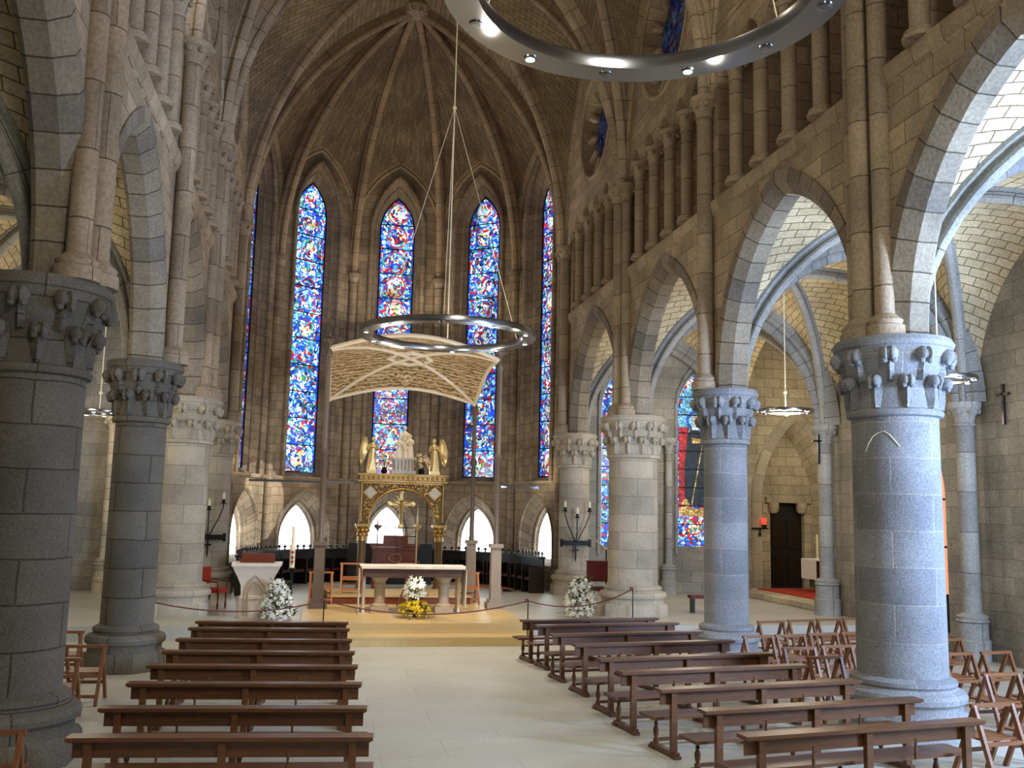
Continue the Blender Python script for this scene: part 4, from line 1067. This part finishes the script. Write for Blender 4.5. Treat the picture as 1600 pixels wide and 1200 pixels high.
bouquet('yellow_bouquet', 'yellow and white flower arrangement on the platform before the altar', (2.2, 22.55, .41), .42, .17, [('petalyellow', 1)], 150, False, leafn=150, br=.055, base=.04, cone=.3)
bouquet('lily_bouquet', 'white lilies rising above the yellow flowers before the altar', (2.22, 22.75, .42), .30, .24, [('petalwhite', 1)], 44, True, leafn=110, br=.085, base=.42, cone=.4)
bouquet('peach_bouquet', 'peach rose bouquet in a dark vase on the gilded arch, left of the statues', (XC - .58, YG - .02, ZT), .32, .22, [('petalpeach', 1)], 60, True, leafn=50, br=.06, base=.2, cone=.2)
bouquet('peach_bouquet', 'peach rose bouquet in a dark vase on the gilded arch, right of the statues', (XC + .56, YG - .02, ZT), .30, .20, [('petalpeach', .75), ('petalyellow', .2)], 60, True, leafn=60, br=.06, base=.2, cone=.2)
# hanging crucifix
t = thing('hanging_crucifix', 'ornate golden cross hanging inside the gilded arch', 'crucifix', (XC - .02, YG, 2.75))
q = MB(); q.box((0, 0, .12), (.1, .05, 1.0)); q.box((0, 0, .3), (.66, .05, .1))
for (x, z) in ((-.36, .3), (.36, .3), (0, .66), (0, -.38)): q.ball((x, 0, z), (.09, .04, .09), 8)
for k in range(12):
    a = 2 * PI * k / 12; q.tube([(.08 * math.cos(a), 0, .3 + .08 * math.sin(a)), (.3 * math.cos(a), 0, .3 + .3 * math.sin(a))], [.022, .008], 5)
q.build('cross', 'brightgold', t)
q = MB(); q.ball((0, -.06, .38), (.045, .045, .055), 8); q.tube([(0, -.05, .33), (0, -.06, .2), (0, -.05, .05), (.01, -.05, -.3)], [.05, .06, .05, .025], 8)
for sg in (-1, 1): q.tube([(0, -.05, .3), (sg * .15, -.05, .33), (sg * .3, -.05, .35)], [.03, .022, .014], 6)
q.build('figure', 'gold', t)
q = MB(); q.tube([(0, 0, .7), (0, 0, 1.05)], .01, 5); q.build('hanging_rod', 'iron', t)

# ------------------------------------------------------------------ hoops of light
def hoop(name, label, x, y, z, R, w, h, nl, lit, cz, phase=0.0, group='ring chandeliers'):
    t = thing(name, label, 'chandelier', (x, y, z), 0, group)
    q = MB(); q.lathe([(R - w, 0), (R, 0), (R + .01, h * .4), (R, h), (R - w, h), (R - w - .01, h * .6), (R - w, 0)], n=72); q.build('hoop', 'steel', t)
    for k in range(nl):
        a = 2 * PI * (k + phase) / nl; c = ((R - w / 2) * math.cos(a), (R - w / 2) * math.sin(a), 0)
        q = MB(); q.lathe([(.055, .02), (.06, -.012), (.045, -.014)], c, 12); q.build('lamp_rim', 'steel', t)
        q = MB(); q.lathe([(.001, -.016), (.042, -.016), (.042, .0)], c, 12); q.build('lamp', 'bulb' if lit(k) else 'bulboff', t)
    q = MB()
    if cz[1]:
        for k in range(3):
            a = 2 * PI * k / 3 + .35; q.tube([((R - w / 2) * math.cos(a), (R - w / 2) * math.sin(a), h), (0, 0, cz[0])], .006, 5)
    q.tube([(0, 0, 0 if cz[1] else h * .5), (0, 0, cz[2])], .014, 6)
    if False:
        for k in range(3):
            a = 2 * PI * k / 3; q.tube([(0, 0, .45), ((R - w / 2) * math.cos(a), (R - w / 2) * math.sin(a), h)], .006, 4)
    q.ball((0, 0, cz[0]), .05, 6)
    q.build('suspension', 'wax', t)
hoop('ring_chandelier', 'large steel ring chandelier hanging before the altar canopy', 2.42, 19.75, 6.5, 1.86, .27, .13, 10, lambda k: k % 4 != 3, (5.1, 1, 13.4), .2)
hoop('ring_chandelier', 'steel ring chandelier overhead at the top edge with two glaring lamps', 2.31, 6.73, 7.0, 1.62, .28, .13, 12, lambda k: k in (3, 1), (5.1, 1, 12.9), .86)
hoop('ring_chandelier', 'small steel ring chandelier in the right aisle between the two grey piers', 10.9, 21.3, 5.42, .66, .14, .07, 6, lambda k: k % 2, (.5, 0, 3.5))
hoop('ring_chandelier', 'small steel ring chandelier half hidden behind the thick right pier', 10.9, 15.4, 5.42, .66, .14, .07, 8, lambda k: 1, (.5, 0, 3.5))
hoop('ring_chandelier', 'small steel ring chandelier in the left aisle glimpsed between the dark piers', -5.35, 24.2, 5.0, .6, .14, .07, 8, lambda k: 1, (.5, 0, 3.5))

# ------------------------------------------------------------------ ambo, candle, stalls
t = thing('stone_ambo', 'pale carved stone ambo flaring upwards at the left of the altar', 'pulpit', (-1.45, 23.75, .3))
q = MB()
def rect(z, w, d): return [(-w, -d, z), (w, -d, z), (w, d, z), (-w, d, z)]
lv = [(0, .36, .3), (.42, .34, .28), (.44, .37, .31), (.5, .37, .31), (.52, .33, .27), (.75, .34, .28), (.95, .42, .34), (1.1, .5, .4), (1.16, .52, .42), (1.2, .56, .45), (1.27, .56, .45)]
vs = []; fs = []
for z, w, d in lv: vs += rect(z, w, d)
for i in range(len(lv) - 1):
    for k in range(4): fs.append((i * 4 + k, i * 4 + (k + 1) % 4, i * 4 + 4 + (k + 1) % 4, i * 4 + 4 + k))
fs.append(tuple(range(len(vs) - 4, len(vs)))); q.add(vs, fs, None, False); q.build('body', 'marble', t)
q = MB()
for rr, a in ((.02, .24), (.016, .17)): q.tube([Vector((x, -.36 if z > .7 else -.335, z)) for x, z in outline(hole_arch(0, a, .06, .5, .5 + a * 2.0))], rr, 6)
for sx in (-1, 1): q.lathe([(.05, 0), (.05, .08), (.035, .1), (.035, .44), (.05, .46), (.05, .5)], (sx * .36, -.3, 0), 10)
q.build('blind_tracery', 'leg', t)
q = MB(); q.box((0, 0, 1.36), (.78, .5, .06), rx=.35); q.box((0, .1, 1.36), (.7, .3, .2)); q.build('book_rest', 'redwood', t)
t = thing('paschal_candle', 'tall decorated paschal candle on a black stand behind the ambo', 'candle', (-.68, 24.6, .3))
q = MB(); q.lathe([(.16, 0), (.16, .03), (.05, .06), (.03, .2), (.04, .5), (.03, .55), (.03, 1.0), (.09, 1.06), (.07, 1.1)], n=12); q.build('stand', 'iron', t)
q = MB(); q.lathe([(.065, 1.08), (.065, 1.62), (.04, 1.65), (.04, 2.1), (.005, 2.12)], n=14); q.build('candle', 'wax', t)
q = MB()
for k, z in enumerate((1.25, 1.35, 1.48)): q.box((0, -.066, z), (.07, .012, .07), ry=PI / 4)
q.build('ornament', 'red', t)
q = MB(); q.box((0, -.069, 1.32), (.02, .012, .3)); q.build('ornament', 'ggreen', t)

def stall_run(label, pts, name='choir_stall'):
    t = thing(name, label, 'choir stalls', (0, 0, .3))
    bk = MB(); st = MB(); cu = MB()
    for (a, b) in zip(pts, pts[1:]):
        a3, b3 = Vector((*a, 0)), Vector((*b, 0)); d = (b3 - a3); L = d.length; d.normalize(); nn = Vector((d.y, -d.x, 0))
        C_ = Vector((XC, YA, 0)); 
        if nn.dot(C_ - a3) < 0: nn = -nn
        ang = math.atan2(d.y, d.x); m_ = (a3 + b3) / 2
        bk.box(m_ + Vector((0, 0, .56)), (L, .07, 1.12), rz=ang); bk.box(m_ + nn * .06 + Vector((0, 0, 1.13)), (L + .05, .26, .06), rz=ang)
        k = max(1, round(L / .62))
        for i in range(k + 1):
            p = a3 + d * (L * i / k); pa = MB(); pa.box(p + nn * .26 + Vector((0, 0, .42)), (.05, .5, .84), rz=ang); pa.build('stall_divider', 'darkwood', t)
        for i in range(k):
            p = a3 + d * (L * (i + .5) / k); st.box(p + nn * .27 + Vector((0, 0, .42)), (L / k - .06, .38, .04), rz=ang); cu.box(p + nn * .27 + Vector((0, 0, .465)), (L / k - .12, .34, .05), rz=ang)
        k2 = max(2, round(L / .27))
        for i in range(k2):
            p = a3 + d * (L * (i + .5) / k2) + Vector((0, 0, 1.2)); cr = MB(); cr.box(p, (.05, .03, .1), rz=ang); cr.ball(p + Vector((0, 0, .08)), .04, 6); cr.ball(p + d * .05 + Vector((0, 0, .04)), .032, 6); cr.ball(p - d * .05 + Vector((0, 0, .04)), .032, 6); cr.build('cresting_finial', 'darkwood', t)
    bk.build('back', 'darkwood', t); st.build('seat', 'darkwood', t); pass
    cu.build('cushion', 'darkred', t)
def apt(deg, r): a = math.radians(deg); return (XC + r * math.sin(a), YA + r * math.cos(a))
stall_run('dark carved choir stalls with red seats curving along the right of the apse', [(XC + 4.75, 30.7), apt(72, 4.6), apt(54, 4.55), apt(36, 4.5), apt(16, 4.5)])
stall_run('dark carved choir stalls curving along the left of the apse behind the ambo', [(XC - 4.75, 29.2), (XC - 4.75, 30.7), apt(-72, 4.6), apt(-54, 4.55), apt(-36, 4.5), apt(-16, 4.5)])
# low dais of the right stalls
q = MB()
vs = []; n = 16
for k in range(n + 1):
    a = math.radians(14 + 74 * k / n)
    for r in (3.5, 3.93): vs.append((XC + r * math.sin(a), YA + r * math.cos(a)))
bt = [(x, y, .3) for x, y in vs]; tp = [(x, y, .38) for x, y in vs]; m = len(bt)
fs = [(m + 2 * k, m + 2 * k + 1, m + 2 * k + 3, m + 2 * k + 2) for k in range(n)] + [(2 * k, 2 * k + 2, m + 2 * k + 2, m + 2 * k) for k in range(n)]
q.add(bt + tp, fs, None, False); tag(q.build('stall_step', 'orangewood'), 'curved low wooden step under the right choir stalls', 'step')

# presidential seat and screen in the middle of the apse
t = thing('carved_seat', 'red-brown carved presidential seat framed by the gilded arch', 'chair', (XC + .02, 31.6, .3))
q = MB(); q.box((0, 0, .45), (1.5, .7, .1)); q.box((0, .3, .9), (1.45, .1, .9)); q.build('body', 'redwood', t)
q = MB(); q.box((0, .28, 1.42), (1.6, .2, .1)); q.box((0, .28, 1.3), (1.5, .14, .08)); q.box((0, .3, 1.6), (.8, .12, .26)); q.build('cornice', 'redwood', t)
q = MB(); q.torus((0, 0, 0), .16, .03, 20, 6); M = Matrix.Translation((0, .22, 1.0)) @ Matrix.Diagonal((1.3, 1, .8, 1)) @ Matrix.Rotation(PI / 2, 4, 'X'); q.v = [tuple(M @ Vector(v)) for v in q.v]; q.build('oval_relief', 'orangewood', t)
for sx in (-1, 1):
    q = MB(); q.box((sx * .7, 0, .5), (.1, .65, .9)); q.build('arm', 'redwood', t)
t = thing('dark_screen', 'dark panelled screen behind the carved seat below the middle window', 'screen', (XC, 33.8, .3))
q = MB(); q.box((0, 0, .7), (2.9, .08, 1.4)); q.build('panel', 'black', t)
q = MB()
for x in (-.35, 0, .35, .7, -.0): q.box((x + .15, 0, 1.65), (.03, .03, .6))
q.box((.33, 0, 1.95), (1.1, .03, .03)); q.box((.33, 0, 1.65), (1.1, .03, .03)); q.build('top_grille', 'iron', t)
t = thing('lectern_desk', 'small dark wooden lectern with crossed legs behind the altar', 'lectern', (2.2, 25.3, .41))
q = MB(); q.box((0, 0, 1.02), (.5, .36, .04), rx=-.4); q.build('desk', 'redwood', t)
for sx in (-1, 1):
    q = MB(); q.tube([(sx * .22, -.1, 0), (0, 0, .5), (0, 0, 1.0)], .02, 6); q.build('leg', 'redwood', t)
# standing sanctuary lamps each side of the seat
for x, l, m_ in ((2.95, 'tall slender sanctuary candle stand right of the golden crucifix', 'brightgold'), (1.72, 'tall slender candle stand left of the golden crucifix', 'steel')):
    t = thing('candle_stand', l, 'candle stand', (x, 30.4, .3))
    q = MB(); q.lathe([(.18, 0), (.18, .03), (.04, .07), (.02, .15), (.02, 1.9), (.04, 1.95), (.12, 2.03), (.13, 2.08), (.03, 2.12)], n=12); q.build('stand', m_, t)
    q = MB(); q.lathe([(.025, 2.1), (.03, 2.3 if x > 2 else 2.2), (.005, 2.75 if x > 2 else 2.25)], n=8); q.build('candle', 'wax', t)

# wall candle brackets on the two apse piers
def bracket(label, x, y, z, sc=1.0):
    t = thing('candle_bracket', label, 'candelabrum', (x, y, z))
    q = MB(); q.box((0, 0, 0), (.92, .06, .15)); q.box((-.46, 0, 0), (.1, .05, .24)); q.box((.46, 0, 0), (.1, .05, .24)); q.box((0, -.02, -.25), (.05, .05, .5)); q.box((0, -.02, -.22), (.2, .04, .05)); q.tube([(0, -.02, -.45), (0, -.02, -.6)], [.03, .005], 6); q.build('crossbar', 'iron', t)
    for sx, zz in ((-1, 1.0), (0, .8), (1, 1.0)):
        q = MB(); q.tube([(sx * .03, -.06, .05), (sx * .28, -.16, .55), (sx * .40, -.18, zz - .12), (sx * .40, -.18, zz)], .016, 6) if sx else q.tube([(0, -.06, .05), (0, -.18, .3), (0, -.18, zz)], .016, 6)
        q.lathe([(.02, zz - .02), (.09, zz), (.09, zz + .015), (.045, zz + .03), (.045, zz + .12)], (sx * .40, -.18, 0), 10); q.build('arm', 'iron', t)
        q = MB(); q.lathe([(.042, zz + .12), (.042, zz + .3), (.006, zz + .31), (.006, zz + .36)], (sx * .40, -.18, 0), 10); q.build('candle', 'wax', t)
bracket('black iron bracket with three candles on the right apse pier', 7.93, 29.72, 1.95)
bracket('black iron bracket with three candles on the left apse pier', -3.28, 29.72, 1.95)
# metal light bars across the apse
for x0, x1, y, l in ((-2.3, .98, 30.9, 'left of the gilded arch'), (5.7, 6.95, 30.9, 'right of the canopy')):
    t = thing('light_bar', 'thin pale metal bar running below the tall windows ' + l, 'light bar', ((x0 + x1) / 2, y, 3.69))
    q = MB(); q.box((0, 0, 0), (x1 - x0, .06, .07)); q.build('bar', 'steel', t)
    q = MB()
    for k in (-1, 1): q.tube([(k * (x1 - x0) * .4, 0, .03), (k * (x1 - x0) * .4, 1.5 if x0 < 0 else .9, .2)], .01, 5)
    q.build('stay', 'iron', t)

# ------------------------------------------------------------------ right of the sanctuary
t = thing('upholstered_bench', 'dark red high-backed bench between the candle bracket and the pale pier', 'bench', (7.95, 26.6, .3), math.radians(-16))
q = MB(); q.box((0, 0, .95), (1.0, .06, .55)); q.build('backrest', 'darkred', t)
q = MB(); q.box((0, -.3, .5), (1.0, .5, .1)); q.build('seat', 'darkred', t)
q = MB(); q.box((0, .0, 1.24), (1.04, .09, .04)); q.build('top_rail', 'redwood', t)
for sx in (-1, 1):
    q = MB(); q.box((sx * .46, -.25, .24), (.07, .5, .48)); q.build('leg', 'redwood', t)
t = thing('brass_lectern', 'slender black stand with a slanted brass lamp arm beside the candle bracket', 'lectern', (7.95, 27.4, .3))
q = MB(); q.tube([(.3, 0, 0), (.3, 0, 1.55)], .022, 8); q.lathe([(.14, 0), (.14, .03), (.02, .05)], (.3, 0, 0), 10); q.build('stand', 'iron', t)
q = MB(); q.tube([(.3, 0, 1.55), (-.1, 0, 1.85)], .025, 8); q.build('lamp_arm', 'brightgold', t)
t = thing('red_armchair', 'red upholstered armchair beside the pale left pier', 'chair', (-2.6, 25.6, .3), math.radians(70))
q = MB(); q.box((0, 0, .46), (.5, .5, .1)); q.build('seat', 'red', t)
q = MB(); q.box((0, .24, .82), (.46, .05, .42)); q.build('backrest', 'red', t)
for sx in (-1, 1):
    for sy in (-1, 1):
        q = MB(); q.lathe([(.02, 0), (.03, .1), (.018, .2), (.03, .35), (.025, .42)], (sx * .22, sy * .22, 0), 8); q.build('leg', 'redwood', t)
    q = MB(); q.tube([(sx * .26, -.22, .45), (sx * .26, -.22, .68), (sx * .27, .22, .72)], .022, 6); q.build('armrest', 'redwood', t)
# rope barriers
posts = [(.12, 20.55, 1.0, 0, 'at the left corner of the altar steps'), (4.52, 20.9, .98, 0, 'at the right corner of the altar steps'), (7.35, 22.2, .85, 0.3, 'in front of the pale right pier')]
for x, y, h_, z0, l in posts:
    t = thing('rope_post', 'thin black barrier post ' + l, 'barrier', (x, y, z0))
    q = MB(); q.lathe([(.11, 0), (.11, .015), (.014, .03), (.012, h_)], n=10); q.build('pole', 'iron', t)
    q = MB(); q.tube([(0, 0, h_), (-.05, 0, h_ + .02), (-.06, 0, h_ - .06)], .02, 6); q.build('hook', 'rope', t)
def rope(a, b, sag, l):
    a, b = Vector(a), Vector(b); q = MB(); q.tube([a.lerp(b, i / 12) - Vector((0, 0, sag * 4 * (i / 12) * (1 - i / 12))) for i in range(13)], .014, 6)
    tag(q.build('barrier_rope', 'rope'), 'thin dark red rope ' + l, 'rope')
rope((.12, 20.55, .98), (4.52, 20.9, .96), .28, 'sagging across the altar steps')
rope((4.52, 20.9, .96), (7.35, 22.2, 1.13), .25, 'from the right corner of the altar steps to the pale pier')
rope((-3.2, 18.85, 1.15), (.12, 20.55, .98), .22, 'from the slender dark left pier to the altar steps')
# crosses on the right aisle wall
for x, y, z, l, rz in ((13.93 - .05, 17.5, 5.4, 'small dark wooden cross on the bare right aisle wall', PI / 2), (13.35, 24.2, 4.85, 'thin dark wooden cross beside the pale corner shaft of the chapel', 0), (14.35, 31.14, 5.6, 'thin dark wooden cross near the chapel arch, edge of the slender pier', 0)):
    t = thing('wall_cross', l, 'cross', (x, y, z), rz)
    q = MB(); q.box((0, 0, -.05), (.06, .05, .85)); q.box((0, 0, .16), (.36, .05, .055)); q.build('cross', 'darkwood', t)
# votive lamp bracket
t = thing('votive_lamp', 'small red votive lamp on an iron bracket left of the chapel door', 'lamp', (14.9, 31.12, 2.5))
q = MB(); q.box((0, 0, 0), (.62, .05, .05)); q.box((0, 0, -.14), (.04, .04, .28)); q.box((0, 0, -.2), (.14, .03, .03)); q.build('bracket', 'iron', t)
q = MB(); q.lathe([(.07, .03), (.08, .06), (.08, .14)], (.12, -.08, 0), 10); q.build('holder', 'iron', t)
q = MB(); q.lathe([(.06, .14), (.08, .22), (.075, .36)], (.12, -.08, 0), 12); q.build('red_glass', 'redglass', t)
# chapel altar
t = thing('side_altar', 'side chapel altar with a white cloth and green-gold front', 'altar', (16.55, 29.2, .62))
q = MB(); q.box((0, 0, .45), (1.3, .8, .9), taper=1.0); q.build('body', 'altarfront', t)
q = MB(); q.box((0, 0, .93), (1.75, 1.0, .05)); q.box((-.88, 0, .62), (.03, .95, .62)); q.build('altar_linen', 'cloth', t)
for sx in (-.62,):
    q = MB(); q.lathe([(.07, .95), (.03, 1.0), (.03, 1.12), (.06, 1.15), (.035, 1.16), (.035, 1.75)], (sx, -.1, 0), 10); q.build('candle', 'wax', t)
t = thing('gilt_retable', 'gilded ornament column standing behind the side chapel altar', 'retable', (17.1, 30.2, .5))
q = MB(); q.lathe([(.25, 0), (.22, .9), (.12, 1.0), (.1, 2.6), (.2, 2.8), (.05, 3.3)], n=12)
for k in range(14): q.ball((.16 * math.cos(k * 2.4), .16 * math.sin(k * 2.4), 1.1 + k * .15), .09, 6)
q.build('column', 'gold', t)
# small bench in the right aisle, behind the slender pier
t = thing('kneeler', 'small dark wooden kneeler peeking out behind the slender right pier', 'kneeler', (10.15, 24.9, .3), 0)
q = MB(); q.box((0, 0, .42), (.6, .3, .08)); q.build('top', 'darkred', t)
for sx in (-1, 1):
    q = MB(); q.box((sx * .22, 0, .2), (.05, .26, .4)); q.build('leg', 'darkwood', t)
